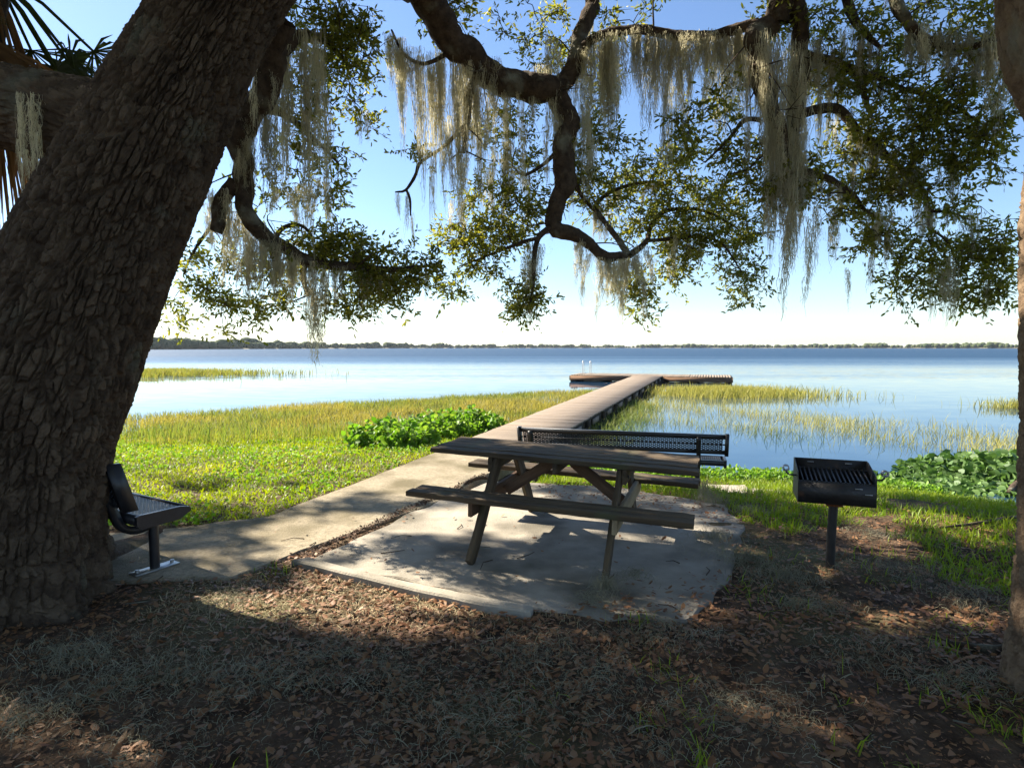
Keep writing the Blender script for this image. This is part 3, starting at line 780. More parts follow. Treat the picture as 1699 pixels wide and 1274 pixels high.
class Limb:
    """limb tube with side branches and twigs; leaves go to a child mesh"""
    def __init__(s): s.mb = MB(); s.nodes = []; s.lb = []; s.ld = []; s.ll = []
    def add(s, pts, rad, n=14, gnarl=.20, step=.03):
        P, R = spline(pts, rad, step)
        k = len(P)
        P = P + (np.column_stack([vnoise(np.arange(k) * .16, np.full(k, q * 7.3 + len(s.nodes)), s=31) for q in range(3)]) - .5) * R[:, None] * 1.1
        V, F, a = tube_arrays(P, R, n)
        c = np.repeat(P, n, 0); sc = 1 + gnarl * 2 * (fbm(V[:, 0] * 14, V[:, 1] * 14, V[:, 2] * 14, s=33) - .5) + gnarl * (vnoise(V[:, 0] * 40, V[:, 1] * 40, V[:, 2] * 18, s=35) - .5)
        s.mb.add(c + (V - c) * sc[:, None], F)
        s.nodes.append(np.column_stack([P, R]))
        return P
    def near(s, p):
        A = np.vstack(s.nodes); d = np.linalg.norm(A[:, :3] - p, axis=1) + .25 * np.maximum(0, A[:, 2] - p[2]) * 0
        k = int(np.argmin(d)); return A[k, :3], A[k, 3], d[k]
    def cluster(s, c, r, n_sub, twigs, leaves, size, sparse=1.0):
        """foliage mass: sub-clumps in an ellipsoid, each reached by a branchlet"""
        subs = []
        for _ in range(n_sub):
            u = rng.normal(size=3); u /= np.linalg.norm(u)
            subs.append(c + u * r * rng.uniform(.15, 1) ** .6)
        subs.sort(key=lambda q: s.near(q)[2])
        for q in subs:
            b, br, d = s.near(q)
            if d > .12:
                mid_ = (b + q) / 2 + rng.normal(0, .13 * d, 3) + np.array([0, 0, .10 * d])
                r0 = min(br * .6, .006 + .010 * d); s.add([b, mid_, q], [max(r0, .005), max(r0 * .7, .004), .003], 5, .05, .07)
            for _ in range(twigs):
                u = rng.normal(size=3); u[2] = u[2] * .7 - .12; u /= np.linalg.norm(u)
                tl = rng.uniform(.10, .26); e = q + u * tl
                if rng.random() < .5: s.mb.add(*tube_arrays(np.array([q, (q + e) / 2 + rng.normal(0, .012, 3), e]), [.003, .0025, .0015], 3)[:2])
                m_ = int(leaves * rng.uniform(.6, 1.3))
                t = rng.uniform(.15, 1.05, m_)[:, None]
                s.lb.append(q + (e - q) * t + rng.normal(0, .012, (m_, 3)))
                dd = u * .7 + rng.normal(0, .6, (m_, 3)); dd[:, 2] -= .1
                s.ld.append(dd); s.ll.append(size * rng.uniform(.65, 1.25, m_))
    def twiglets(s, P, n, lmax=.45):
        for _ in range(n):
            p = P[rng.integers(0, len(P))]; u = rng.normal(size=3); u[2] = u[2] * .6 - .1; u /= np.linalg.norm(u); L = lmax * rng.uniform(.3, 1)
            q = p + u * L * .5 + rng.normal(0, .04, 3); e = p + u * L + rng.normal(0, .08, 3) * L + np.array([0, 0, -.1 * L])
            s.add([p, q, e], [.008, .006, .002], 5, .05, .06)
            if L > .2: s.add([q, q + rng.normal(0, .09, 3)], [.004, .002], 4, .05, .06)
    def finish(s, parent, name='limb', lname='leaves'):
        o = link(name, s.mb.make(name, True), M['limb'], parent)
        if s.lb:
            link(lname, leaf_mesh(np.vstack(s.lb), np.vstack(s.ld), np.concatenate(s.ll), lname), M['leaf'], o, kind='stuff')
        return o

# moss prototypes: a bundle of fine hanging strands, top at the origin
def moss_proto(seed, n, W, curl, nl=4, wid=.030):
    r = np.random.default_rng(seed)
    Vs, Fs = [], []; k0 = 0
    lobes = [(r.uniform(-W, W), r.normal(0, W * .5), r.uniform(.45, 1.0)) for _ in range(nl)]
    def ribbon(P, w):
        nonlocal k0
        P = np.asarray(P); k = len(P)
        a = r.uniform(0, 6.28); d = np.array([math.cos(a), math.sin(a), .2 * r.normal()])
        ww = w * np.linspace(1, .35, k)[:, None]
        Vs.append(np.vstack([P - d * ww, P + d * ww]))
        i = np.arange(k - 1); Fs.append(np.column_stack([i, i + 1, k + i + 1, k + i]) + k0); k0 += 2 * k
    for (lx, ly, ll) in lobes:
        c = np.array([lx, ly, -r.uniform(0, .08)]); nt = 8; z0 = c[2]
        for j in range(nt):
            c = c + np.array([r.normal(0, .013), r.normal(0, .013), 0]); c[2] = z0 - ll * .70 * j / (nt - 1)
            wdt = wid * r.uniform(.6, 1.3) * (1 - .72 * j / nt) + .003
            for _ in range(max(3, int(n / nl / nt * (1.4 - .8 * j / nt)))):
                L = ll * .28 * r.uniform(.45, 1.3); k = 6; t = np.linspace(0, 1, k)
                o = r.normal(0, 1, 2) * wdt
                P = np.column_stack([c[0] + o[0] * np.sin(1.2 + t * 1.9) + np.cumsum(r.normal(0, .008, k)), c[1] + o[1] * np.sin(1.2 + t * 1.9) + np.cumsum(r.normal(0, .008, k)), c[2] - L * t])
                ribbon(P, r.uniform(.0018, .0038))
                for _ in range(int(curl * 3)):
                    q = P[r.integers(0, k)]; u = r.normal(size=3); u[2] = -abs(u[2]) * .6 - .1; u /= np.linalg.norm(u)
                    l = r.uniform(.015, .045); ribbon([q, q + u * l * .5, q + u * l * .7 + np.array([0, 0, -l * .5])], .0018)
    me = mesh('moss_clump_mesh', np.vstack(Vs), np.vstack(Fs)); me.materials.append(M['moss'])
    return me
MOSS = [moss_proto(100 + k, 280, .12, 1.4, [3, 4, 3, 5, 2][k]) for k in range(5)] + [moss_proto(200 + k, 90, .02, 1.4, 2, .016) for k in range(3)]
def moss(parent, px, y0, y1, d, wide=1.0, thin=False):
    p = at(px, y0, d); q = at(px, y1, d); L = p[2] - q[2]
    me = MOSS[rng.integers(5, 8)] if thin else MOSS[rng.integers(0, 5)]
    link('moss_clump', me, None, parent, p, (0, rng.normal(0, .04), rng.uniform(0, 6.28)), (wide, wide, L / .86), kind='stuff')
def moss_along(parent, P, n, lmin, lmax, wide=.7, thin=.3):
    for _ in range(n):
        p = P[rng.integers(0, len(P))]; L = rng.uniform(lmin, lmax)
        me = MOSS[rng.integers(5, 8)] if rng.random() < thin else MOSS[rng.integers(0, 5)]
        w = wide * rng.uniform(.6, 1.2)
        link('moss_clump', me, None, parent, p, (0, rng.normal(0, .05), rng.uniform(0, 6.28)), (w, w, L / .86), kind='stuff')

def px_path(L): return [at(*p) for p in L]
def cl(limb, px, py, d, rx, ry, n, twigs=6, leaves=10, size=.051, rd=None):
    c = at(px, py, d); sc = d / FPX; n = int(n * 1.45)
    limb.cluster(c, np.array([rx * sc, (rd or max(rx, ry) * .8) * sc, ry * sc]), n, twigs, leaves, size)

# ---- the big leaning oak
oak = thing('live_oak_tree', (-3.45, 3.95, 0), 'massive leaning live oak with furrowed bark beside the short bench', 'tree')
OFF = np.array([-3.45, 3.95, 0.])
oak.location = (0, 0, 0)
def lob(th, z):
    return (np.exp(-np.maximum(z + .1, 0) / .55) * (.20 * np.cos(4 * th + .6) + .13 * np.cos(7 * th + 2.0) + .05 * np.cos(13 * th)) + .02 * np.cos(3 * th + z))
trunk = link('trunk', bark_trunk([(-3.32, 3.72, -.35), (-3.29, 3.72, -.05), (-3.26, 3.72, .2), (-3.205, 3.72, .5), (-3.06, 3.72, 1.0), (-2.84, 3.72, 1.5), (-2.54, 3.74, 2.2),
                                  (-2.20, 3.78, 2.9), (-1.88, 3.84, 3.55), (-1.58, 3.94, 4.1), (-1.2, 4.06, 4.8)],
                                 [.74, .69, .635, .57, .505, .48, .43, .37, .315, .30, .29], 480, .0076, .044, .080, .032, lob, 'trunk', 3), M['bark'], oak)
side = link('limb', bark_trunk([(-2.25, 3.8, 2.8), (-2.7, 3.8, 2.95), (-3.2, 3.78, 3.06), (-4.0, 3.7, 3.30), (-5.4, 3.6, 4.0), (-7, 3.4, 5.2)], [.30, .265, .245, .235, .22, .16],
                               200, .0125, .05, .075, .018, lambda t, z: .03 * np.cos(3 * t), 'limb', 17), M['bark'], oak)

# limb A: sweeps down to the right of the trunk
A = Limb()
PA = A.add(px_path([(470, 30, 4.6), (452, 100, 4.75), (430, 170, 4.9), (403, 240, 5.0), (394, 300, 5.1), (412, 360, 5.1), (452, 402, 5.2), (510, 428, 5.3), (580, 442, 5.4), (650, 447, 5.5), (712, 440, 5.6)]),
           [.10, .10, .095, .085, .08, .07, .062, .05, .04, .026, .012])
A.add(px_path([(394, 300, 5.1), (372, 340, 5.05), (360, 365, 5.0), (355, 383, 5.0)]), [.06, .06, .055, .05])
A.add(px_path([(452, 402, 5.2), (470, 380, 5.3), (500, 375, 5.4), (520, 395, 5.5)]), [.025, .02, .016, .01])
A.add(px_path([(375, 345, 5.1), (350, 375, 5.4), (322, 415, 5.6), (305, 455, 5.7)]), [.022, .018, .013, .008])
A.add(px_path([(452, 100, 4.8), (500, 60, 5.2), (540, 70, 5.5), (580, 110, 5.7)]), [.05, .04, .03, .015])
A.add(px_path([(430, 170, 4.9), (470, 190, 5.3), (520, 230, 5.6), (560, 270, 5.8)]), [.04, .03, .02, .01])
A.add(px_path([(510, 428, 5.3), (505, 460, 5.4), (512, 490, 5.4)]), [.03, .025, .016])
for a in [(560, 100, 5.6, 75, 50, 20), (520, 40, 5.5, 110, 40, 24), (600, 60, 5.6, 40, 55, 12), (500, 170, 5.4, 50, 60, 12), (600, 170, 5.7, 25, 50, 6), (480, 270, 5.6, 55, 70, 9), (555, 260, 5.8, 38, 50, 8), (545, 320, 5.8, 25, 30, 4),
          (520, 405, 5.4, 60, 28, 14), (580, 420, 5.5, 60, 35, 18), (630, 450, 5.55, 65, 38, 18), (695, 440, 5.6, 32, 36, 11), (590, 490, 5.5, 60, 35, 14), (655, 490, 5.6, 40, 30, 8),
          (470, 470, 5.4, 55, 45, 11), (400, 440, 5.5, 60, 50, 8), (345, 495, 5.7, 45, 40, 8), (310, 430, 5.6, 30, 35, 4), (375, 520, 5.7, 30, 35, 5), (430, 510, 5.5, 35, 35, 5), (440, 320, 5.6, 30, 60, 4), (300, 510, 5.7, 25, 30, 3)]:
    cl(A, *a)
A.twiglets(PA, 18)
oA = A.finish(oak)
for m_ in [(440, 60, 250, 4.9, .9), (462, 60, 300, 5.0, 1.0), (485, 40, 330, 5.1, .9), (505, 40, 355, 5.2, 1.0), (525, 60, 260, 5.2, .8), (448, 190, 330, 5.0, .8), (418, 170, 300, 5.0, .6),
           (360, 310, 420, 5.0, .7), (378, 330, 440, 5.1, .8), (398, 345, 470, 5.1, .9), (415, 360, 480, 5.1, .9), (432, 380, 500, 5.15, .9), (450, 395, 490, 5.2, .8), (470, 405, 520, 5.2, .7), (490, 415, 500, 5.25, .7),
           (512, 430, 560, 5.3, .8), (540, 440, 535, 5.35, .6), (565, 440, 520, 5.4, .5), (600, 445, 520, 5.45, .5), (640, 445, 510, 5.5, .4), (535, 290, 375, 5.7, .5), (500, 300, 400, 5.5, .6), (470, 310, 380, 5.4, .7)]:
    moss(oA, *m_)
for m_ in [(519, 470, 612, 5.3, 1.3, True), (524, 480, 600, 5.32, 1.2, True), (596, 180, 240, 5.7, .6, True), (608, 180, 235, 5.7, .6, True), (545, 330, 380, 5.8, .8, True), (345, 330, 420, 5.1, .8, True)]:
    moss(oA, *m_)
moss_along(oA, PA, 26, .12, .4, .5)

# limb B: the heavy middle bough
B_ = Limb()
PB = B_.add([(-1.25, 4.15, 4.75)] + px_path([(690, -10, 5.3), (750, 72, 5.6), (800, 105, 5.8), (850, 132, 5.9), (893, 150, 6.0), (925, 138, 6.05), (950, 100, 6.1), (972, 45, 6.2), (990, -40, 6.4)]),
            [.20, .15, .125, .128, .128, .13, .10, .085, .075, .07], 16)
PB2 = B_.add(px_path([(928, 135, 6.05), (938, 190, 6.05), (934, 240, 6.0), (931, 290, 6.0), (920, 330, 5.95), (916, 370, 5.95), (930, 387, 5.95), (962, 398, 6.0), (988, 415, 6.0), (1012, 428, 6.0), (1042, 424, 6.05)]),
             [.10, .105, .10, .105, .085, .08, .075, .062, .055, .048, .036], 14)
PB3 = B_.add(px_path([(1042, 424, 6.05), (1022, 395, 6.1), (1003, 370, 6.2), (988, 345, 6.25), (1000, 325, 6.3), (1040, 308, 6.4), (1085, 300, 6.5)]), [.035, .03, .028, .025, .022, .018, .01], 10)
B_.add(px_path([(938, 280, 6.0), (955, 310, 6.1), (972, 335, 6.2), (990, 352, 6.25)]), [.03, .024, .02, .02], 8)
B_.add(px_path([(1042, 424, 6.05), (1072, 400, 6.2), (1080, 375, 6.3), (1110, 350, 6.5), (1170, 350, 6.6), (1225, 380, 6.6)]), [.034, .028, .024, .02, .015, .008], 8)
B_.add(px_path([(1072, 400, 6.2), (1120, 395, 6.3), (1190, 400, 6.4), (1230, 450, 6.5)]), [.022, .018, .013, .007], 8)
B_.add(px_path([(918, 378, 5.95), (895, 395, 5.9), (888, 430, 5.9), (884, 470, 5.9), (880, 500, 5.9)]), [.035, .028, .024, .02, .012], 8)
B_.add(px_path([(895, 395, 5.9), (860, 405, 5.9), (820, 420, 5.95), (770, 440, 6.0)]), [.022, .018, .013, .006], 8)
B_.add(px_path([(934, 240, 6.0), (905, 270, 6.1), (870, 290, 6.2), (850, 275, 6.2)]), [.025, .02, .016, .01], 8)
PB4 = B_.add(px_path([(830, 115, 5.85), (795, 120, 5.8), (778, 160, 5.8), (772, 210, 5.8), (768, 255, 5.8)]), [.05, .042, .04, .034, .015], 10)
B_.add(px_path([(778, 200, 5.8), (745, 235, 5.8), (712, 258, 5.8), (696, 272, 5.8), (688, 292, 5.8), (672, 316, 5.8), (655, 319, 5.8)]), [.02, .018, .016, .017, .017, .013, .006], 8)
B_.add(px_path([(674, 314, 5.8), (680, 330, 5.8), (681, 358, 5.8)]), [.012, .012, .007], 8)
PB5 = B_.add(px_path([(760, 70, 5.6), (735, 95, 5.6), (700, 105, 5.6), (670, 90, 5.6), (650, 50, 5.6)]), [.03, .022, .018, .014, .008], 8)
PB6 = B_.add(px_path([(950, 100, 6.1), (1000, 60, 6.0), (1060, 50, 5.9), (1130, 62, 5.8), (1200, 58, 5.7), (1255, 40, 5.6)]), [.05, .045, .045, .045, .045, .05], 10)
for a in [(770, 395, 6.0, 42, 38, 14), (825, 385, 6.0, 42, 45, 16), (870, 335, 6.1, 50, 45, 16), (780, 330, 6.1, 35, 30, 6), (748, 470, 6.0, 22, 22, 5), (800, 440, 6.0, 35, 25, 7), (874, 505, 5.9, 26, 26, 12), (860, 470, 5.9, 25, 20, 4),
          (820, 220, 6.3, 55, 45, 8), (870, 260, 6.3, 45, 40, 8), (900, 95, 6.4, 55, 30, 9), (860, 180, 6.3, 40, 30, 5), (690, 245, 5.9, 14, 18, 3),
          (1005, 325, 6.3, 60, 45, 18), (1075, 290, 6.5, 65, 36, 20), (1150, 335, 6.6, 75, 48, 28), (1218, 375, 6.6, 50, 50, 20), (1095, 385, 6.4, 70, 42, 18), (1160, 400, 6.5, 55, 40, 14), (1050, 470, 6.2, 32, 42, 10), (1130, 440, 6.4, 35, 42, 10), (1232, 460, 6.6, 32, 45, 13), (1070, 510, 6.2, 16, 25, 4),
          (1000, 215, 6.3, 35, 55, 12), (965, 275, 6.2, 30, 50, 9), (1000, 120, 6.4, 40, 40, 8), (1050, 20, 6.2, 90, 25, 7), (880, 30, 6.2, 60, 30, 7), (1130, 250, 6.4, 40, 40, 9), (740, 30, 5.9, 60, 30, 10)]:
    cl(B_, *a)
B_.twiglets(np.vstack([PB[30:], PB2, PB3, PB4, PB6]), 46)
oB = B_.finish(oak)
for m_ in [(668, 60, 250, 5.6, .6), (690, 70, 300, 5.6, .7), (708, 80, 335, 5.65, .8), (725, 70, 290, 5.65, .7), (742, 70, 310, 5.7, .8), (760, 90, 320, 5.75, .9), (775, 110, 330, 5.8, .9), (792, 90, 260, 5.8, .9), (808, 95, 230, 5.8, .8), (825, 110, 250, 5.85, .7),
           (745, 190, 330, 5.85, .7), (768, 250, 375, 5.85, .7), (830, 230, 380, 6.1, .8), (850, 180, 340, 6.1, .9), (862, 270, 380, 6.2, .8), (815, 270, 360, 6.2, .6),
           (905, 100, 260, 5.95, .8), (922, 60, 200, 6.0, .8), (918, 180, 330, 5.95, .8), (950, 180, 330, 6.05, .8), (975, 90, 320, 6.1, .9), (982, 220, 340, 6.2, .8), (1015, 70, 230, 6.0, .8),
           (960, 395, 470, 6.0, .6), (985, 410, 500, 6.0, .7), (1005, 425, 500, 6.0, .8), (1025, 428, 520, 6.05, .9), (1045, 420, 530, 6.05, .9), (1065, 405, 480, 6.1, .8), (1115, 390, 470, 6.3, .7), (1150, 390, 450, 6.4, .6), (880, 420, 520, 5.9, .8), (890, 400, 480, 5.9, .7), (760, 330, 400, 6.0, .6),
           (1035, 55, 195, 5.95, .9), (1060, 50, 180, 5.9, .8), (1085, 50, 230, 5.85, 1.0), (1105, 55, 250, 5.85, .9), (1125, 55, 215, 5.8, .8), (1150, 60, 160, 5.8, .8), (1180, 55, 200, 5.75, .9), (1205, 55, 235, 5.7, 1.0), (1225, 50, 210, 5.7, .9), (1170, 55, 140, 5.75, .8), (1245, 50, 180, 5.65, .8)]:
    moss(oB, *m_)
for m_ in [(662, 60, 200, 5.6, .8, True), (675, 318, 400, 5.8, .5, True), (660, 319, 370, 5.8, .5, True), (682, 350, 420, 5.8, .4, True), (1100, 200, 290, 5.85, .7, True), (1000, 80, 250, 6.0, .8, True), (988, 480, 540, 6.0, .5, True), (878, 505, 545, 5.9, .9, True), (1068, 480, 545, 6.1, .6, True)]:
    moss(oB, *m_)
moss_along(oB, np.vstack([PB2, PB3, PB4]), 40, .10, .36, .5)
moss_along(oB, np.vstack([PB5, PB6]), 22, .2, .6, .6)
moss_along(oB, PB6, 16, .25, 1.0, .8, .4)
moss_along(oB, PB[30:], 10, .15, .45, .4, .6)

# ---- the second oak at the right edge
oak2 = thing('live_oak_tree', (0, 0, 0), 'slim sunlit oak trunk with mossy drooping limbs at the right edge', 'tree')
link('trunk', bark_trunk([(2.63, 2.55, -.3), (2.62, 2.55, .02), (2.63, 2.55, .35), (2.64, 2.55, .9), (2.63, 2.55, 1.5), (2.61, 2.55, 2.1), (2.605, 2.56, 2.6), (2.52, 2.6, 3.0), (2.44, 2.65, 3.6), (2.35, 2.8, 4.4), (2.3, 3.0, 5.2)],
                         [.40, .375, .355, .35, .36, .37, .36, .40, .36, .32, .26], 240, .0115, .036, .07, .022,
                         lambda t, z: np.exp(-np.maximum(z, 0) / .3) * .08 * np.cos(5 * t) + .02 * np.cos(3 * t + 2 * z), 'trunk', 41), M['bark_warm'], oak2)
C = Limb()
C.add([(2.38, 2.75, 4.0), (2.5, 3.6, 4.9), (2.62, 4.6, 5.2), (2.6, 5.3, 4.9)] + px_path([(1310, -30, 5.5), (1285, 40, 5.5)]), [.22, .17, .14, .12, .11, .105], 14)
PC1 = C.add(px_path([(1285, 40, 5.5), (1255, 72, 5.45), (1258, 120, 5.45), (1272, 170, 5.45), (1290, 230, 5.45), (1296, 275, 5.45), (1302, 310, 5.45)]), [.10, .085, .08, .075, .06, .045, .025], 12)
PC2 = C.add(px_path([(1310, -30, 5.5), (1322, 40, 5.5), (1325, 110, 5.5), (1318, 180, 5.5), (1312, 260, 5.5), (1318, 320, 5.5)]), [.08, .075, .07, .06, .045, .02], 12)
PC3 = C.add(px_path([(1318, 190, 5.5), (1345, 183, 5.5), (1385, 180, 5.5), (1407, 200, 5.5), (1420, 225, 5.5), (1450, 237, 5.45), (1482, 268, 5.45), (1503, 290, 5.4), (1535, 322, 5.4), (1545, 348, 5.4), (1575, 352, 5.4), (1610, 365, 5.4)]), [.045, .045, .042, .042, .04, .036, .032, .028, .022, .016, .012, .008], 10)
PC4 = C.add(px_path([(1315, 275, 5.5), (1350, 285, 5.5), (1385, 302, 5.5), (1415, 325, 5.45), (1432, 345, 5.45), (1450, 358, 5.4), (1490, 372, 5.4)]), [.035, .032, .028, .026, .02, .014, .008], 10)
PC5 = C.add(px_path([(1325, 92, 5.5), (1370, 95, 5.5), (1405, 112, 5.5), (1425, 140, 5.5), (1437, 175, 5.5), (1450, 205, 5.5)]), [.045, .04, .036, .03, .022, .01], 10)
PC6 = C.add(px_path([(1405, 112, 5.5), (1450, 125, 5.4), (1500, 148, 5.3), (1560, 165, 5.2), (1620, 200, 5.1)]), [.03, .026, .02, .015, .008], 8)
C.add(px_path([(1545, 348, 5.4), (1540, 375, 5.4), (1570, 400, 5.4), (1590, 440, 5.4)]), [.014, .012, .01, .006], 7)
C.add(px_path([(1262, 200, 5.45), (1235, 200, 5.5), (1210, 230, 5.6), (1170, 270, 5.7)]), [.025, .02, .016, .008], 8)
C.add(px_path([(1290, 230, 5.45), (1262, 260, 5.5), (1240, 280, 5.5), (1205, 290, 5.6)]), [.016, .013, .01, .006], 7)
PC7 = C.add([(2.55, 4.2, 5.1)] + px_path([(1480, -40, 5.0), (1500, 30, 5.0), (1540, 70, 5.0), (1600, 80, 4.9), (1660, 60, 4.7)]), [.10, .06, .045, .035, .028, .02], 10)
PC8 = C.add([(2.6, 4.9, 5.1)] + px_path([(1400, -30, 5.4), (1420, 40, 5.4), (1460, 80, 5.3)]), [.08, .05, .035, .015], 10)
for a in [(1150, 215, 5.7, 42, 45, 12), (1225, 240, 5.6, 42, 50, 13), (1200, 160, 5.7, 40, 50, 8), (1275, 310, 5.5, 40, 35, 9), (1215, 300, 5.6, 30, 28, 6), (1380, 130, 5.5, 55, 50, 14), (1450, 120, 5.4, 65, 55, 17), (1530, 140, 5.2, 70, 50, 17), (1600, 170, 5.1, 60, 55, 16), (1640, 210, 5.0, 34, 50, 13),
          (1490, 210, 5.3, 75, 45, 19), (1560, 240, 5.2, 65, 48, 18), (1620, 270, 5.1, 42, 36, 9), (1400, 240, 5.5, 42, 50, 11), (1340, 300, 5.5, 45, 36, 10), (1420, 310, 5.5, 55, 40, 12), (1480, 320, 5.4, 55, 36, 11), (1390, 360, 5.5, 40, 20, 5),
          (1530, 300, 5.3, 50, 34, 10), (1450, 400, 5.4, 42, 26, 9), (1520, 405, 5.4, 48, 36, 12), (1600, 420, 5.4, 52, 45, 15), (1640, 395, 5.3, 34, 45, 13), (1648, 470, 5.3, 26, 36, 9), (1508, 470, 5.4, 30, 30, 8), (1570, 470, 5.4, 28, 36, 8), (1610, 490, 5.4, 25, 28, 6), (1590, 345, 5.4, 40, 25, 6),
          (1500, 40, 5.2, 110, 40, 22), (1620, 50, 4.9, 60, 45, 12), (1370, 40, 5.5, 60, 35, 12), (1280, 30, 5.6, 40, 30, 6), (1660, 130, 4.9, 25, 50, 6)]:
    cl(C, *a, twigs=5, leaves=10)
C.twiglets(np.vstack([PC1, PC2, PC3, PC4, PC5, PC6]), 46)
oC = C.finish(oak2)
for m_ in [(1265, 60, 230, 5.4, .9), (1285, 50, 300, 5.4, 1.0), (1300, 60, 330, 5.42, 1.1), (1315, 80, 350, 5.42, 1.1), (1330, 70, 340, 5.45, 1.0), (1345, 60, 250, 5.45, .7), (1298, 220, 400, 5.42, 1.0), (1320, 220, 410, 5.45, 1.1), (1335, 240, 380, 5.45, .8), (1278, 200, 310, 5.45, .7),
           (1437, 220, 330, 5.42, .7), (1448, 235, 345, 5.42, .6), (1500, 230, 330, 5.35, .7), (1515, 270, 360, 5.35, .8), (1495, 290, 350, 5.35, .7), (1575, 210, 340, 5.25, .6), (1580, 250, 345, 5.25, .5), (1450, 345, 430, 5.4, .9), (1460, 350, 410, 5.4, .7), (1570, 425, 525, 5.35, .7), (1560, 440, 515, 5.35, .5), (1610, 350, 430, 5.35, .6), (1400, 180, 260, 5.5, .6), (1365, 70, 240, 5.5, .7), (1385, 80, 180, 5.5, .8),
           (1530, 40, 130, 5.0, .8), (1560, 50, 125, 5.0, .9), (1590, 50, 140, 4.9, .9), (1610, 60, 130, 4.9, .7), (1645, 40, 165, 4.8, 1.0), (1655, 60, 200, 4.8, .8), (1545, 60, 110, 5.0, .7), (1660, 30, 130, 4.6, 1.0), (1440, 60, 150, 5.4, .6), (1410, 40, 150, 5.4, .7)]:
    moss(oC, *m_)
for m_ in [(1300, 330, 545, 5.42, 1.1, True), (1308, 340, 500, 5.42, 1.2, True), (1316, 330, 480, 5.44, 1.1, True), (1343, 350, 510, 5.45, 1.0, True), (1350, 330, 460, 5.45, .9, True), (1380, 340, 460, 5.5, .8, True), (1388, 340, 420, 5.5, .8, True), (1408, 440, 520, 5.4, .5, True), (1445, 420, 490, 5.4, .6, True), (1640, 460, 530, 5.3, .6, True), (1655, 150, 240, 4.9, .9, True), (1355, 60, 180, 5.4, 1.0, True), (1240, 200, 320, 5.5, .6, True)]:
    moss(oC, *m_)
moss_along(oC, np.vstack([PC3, PC4, PC5, PC6]), 34, .10, .4, .45)
moss_along(oC, np.vstack([PC1, PC2]), 22, .2, .55, .7)
moss_along(oC, np.vstack([PC7[20:], PC8[20:]]), 14, .12, .35, .6)

# ---- the oak's crown overhead, unseen: placed for shade, openings cut for sun patches
LIT = []      # world ellipses on the ground reached by the sun: x, y, rx, ry
def lit_px(px, py, rx, ry, z=0.0):
    c = gp(px, py, z); e = gp(px + rx, py, z); f_ = gp(px, py - ry, z); h_ = gp(px, py + ry, z)
    LIT.append((c[0], (f_[1] + h_[1]) / 2, abs(e[0] - c[0]), abs(f_[1] - h_[1]) / 2))
for a in [(815, 858, 145, 46), (700, 872, 80, 22), (640, 955, 130, 30), (590, 1018, 330, 50), (800, 1000, 110, 20), (560, 880, 130, 34), (500, 930, 70, 16), (680, 805, 110, 30), (870, 930, 60, 10),
          (1500, 862, 140, 16), (1400, 830, 90, 12), (960, 797, 80, 10), (1040, 875, 50, 5), (420, 1040, 60, 12), (760, 785, 40, 12)]:
    lit_px(*a)
LIT += [(2.5, 4.4, .7, .3), (5.3, 4.5, .8, .4), (3.6, 1.7, .9, .4), (4.6, 1.2, .8, .5), (5.8, 3.2, 1.3, .6), (4.0, 4.8, 1.4, .5), (.5, 4.15, .8, .3), (3.1, 3.4, .8, .35)]
def lit_prob(x, y):
    p = np.zeros_like(x)
    wob = (fbm(x * 3.0, y * 3.0, s=77) - .5) * 2.2
    for (cx, cy, rx, ry) in LIT:
        d = np.hypot((x - cx) / rx, (y - cy) / ry) + wob * .8
        p = np.maximum(p, 1 - smooth(.85, 1.05, d))
    lawn = smooth(5.2, 6.2, y) * (x < path_x(y) - .4)
    p = np.maximum(p, lawn * (fbm(x * .8, y * .8, s=78) > .36))
    p = np.maximum(p, .97 * smooth(6.6, 7.6, y))
    p = np.maximum(p, .9 * (fbm(x * 2.6, y * 2.6, s=79, o=2) > .72) * smooth(3.9, 4.6, y))
    return p
def seen(P, margin=25):
    z = P[:, 2] - CAM_H; d = P[:, 1] * CP - z * SP; u = P[:, 1] * SP + z * CP
    px = 849.5 + FPX * P[:, 0] / np.maximum(d, .01); py = 637 - FPX * u / np.maximum(d, .01)
    return (d > 0) & (px > -margin) & (px < 1699 + margin) & (py > -margin)
def shade_crown():
    base, dr, ln = [], [], []
    cs = []
    for _ in range(2200):
        tx, ty = rng.uniform(-6, 8.5), rng.uniform(-2.5, 7.2); h = max(6.2, 2.75 + ty) + rng.uniform(0, 2.4)
        cs.append(np.array([tx, ty, 0]) + SUN / SUN[2] * h)
    for _ in range(640):  # more unseen clumps overhead, added to block sky light
        cs.append(np.array([rng.uniform(-7, 8), rng.uniform(-6, 3.4), rng.uniform(5.0, 8.0)]))
    for c in cs:
        k = 52; u = rng.normal(size=(k, 3)); u /= np.linalg.norm(u, axis=1)[:, None]
        q = c + u * (.42 * rng.random(k) ** .4)[:, None]
        base.append(q); dr.append(u + rng.normal(0, .6, (k, 3))); ln.append(rng.uniform(.10, .165, k))
    base, dr, ln = np.vstack(base), np.vstack(dr), np.concatenate(ln)
    g = base - (SUN / SUN[2])[None] * base[:, 2:3]
    keep = (rng.random(len(base)) > lit_prob(g[:, 0], g[:, 1])) & ~seen(base)
    return leaf_mesh(base[keep], dr[keep], ln[keep], 'shade_crown', .6, simple=True)
shade_crown_o = link('shade_crown', shade_crown(), M['leaf'], oak, kind='stuff')
up = MB()
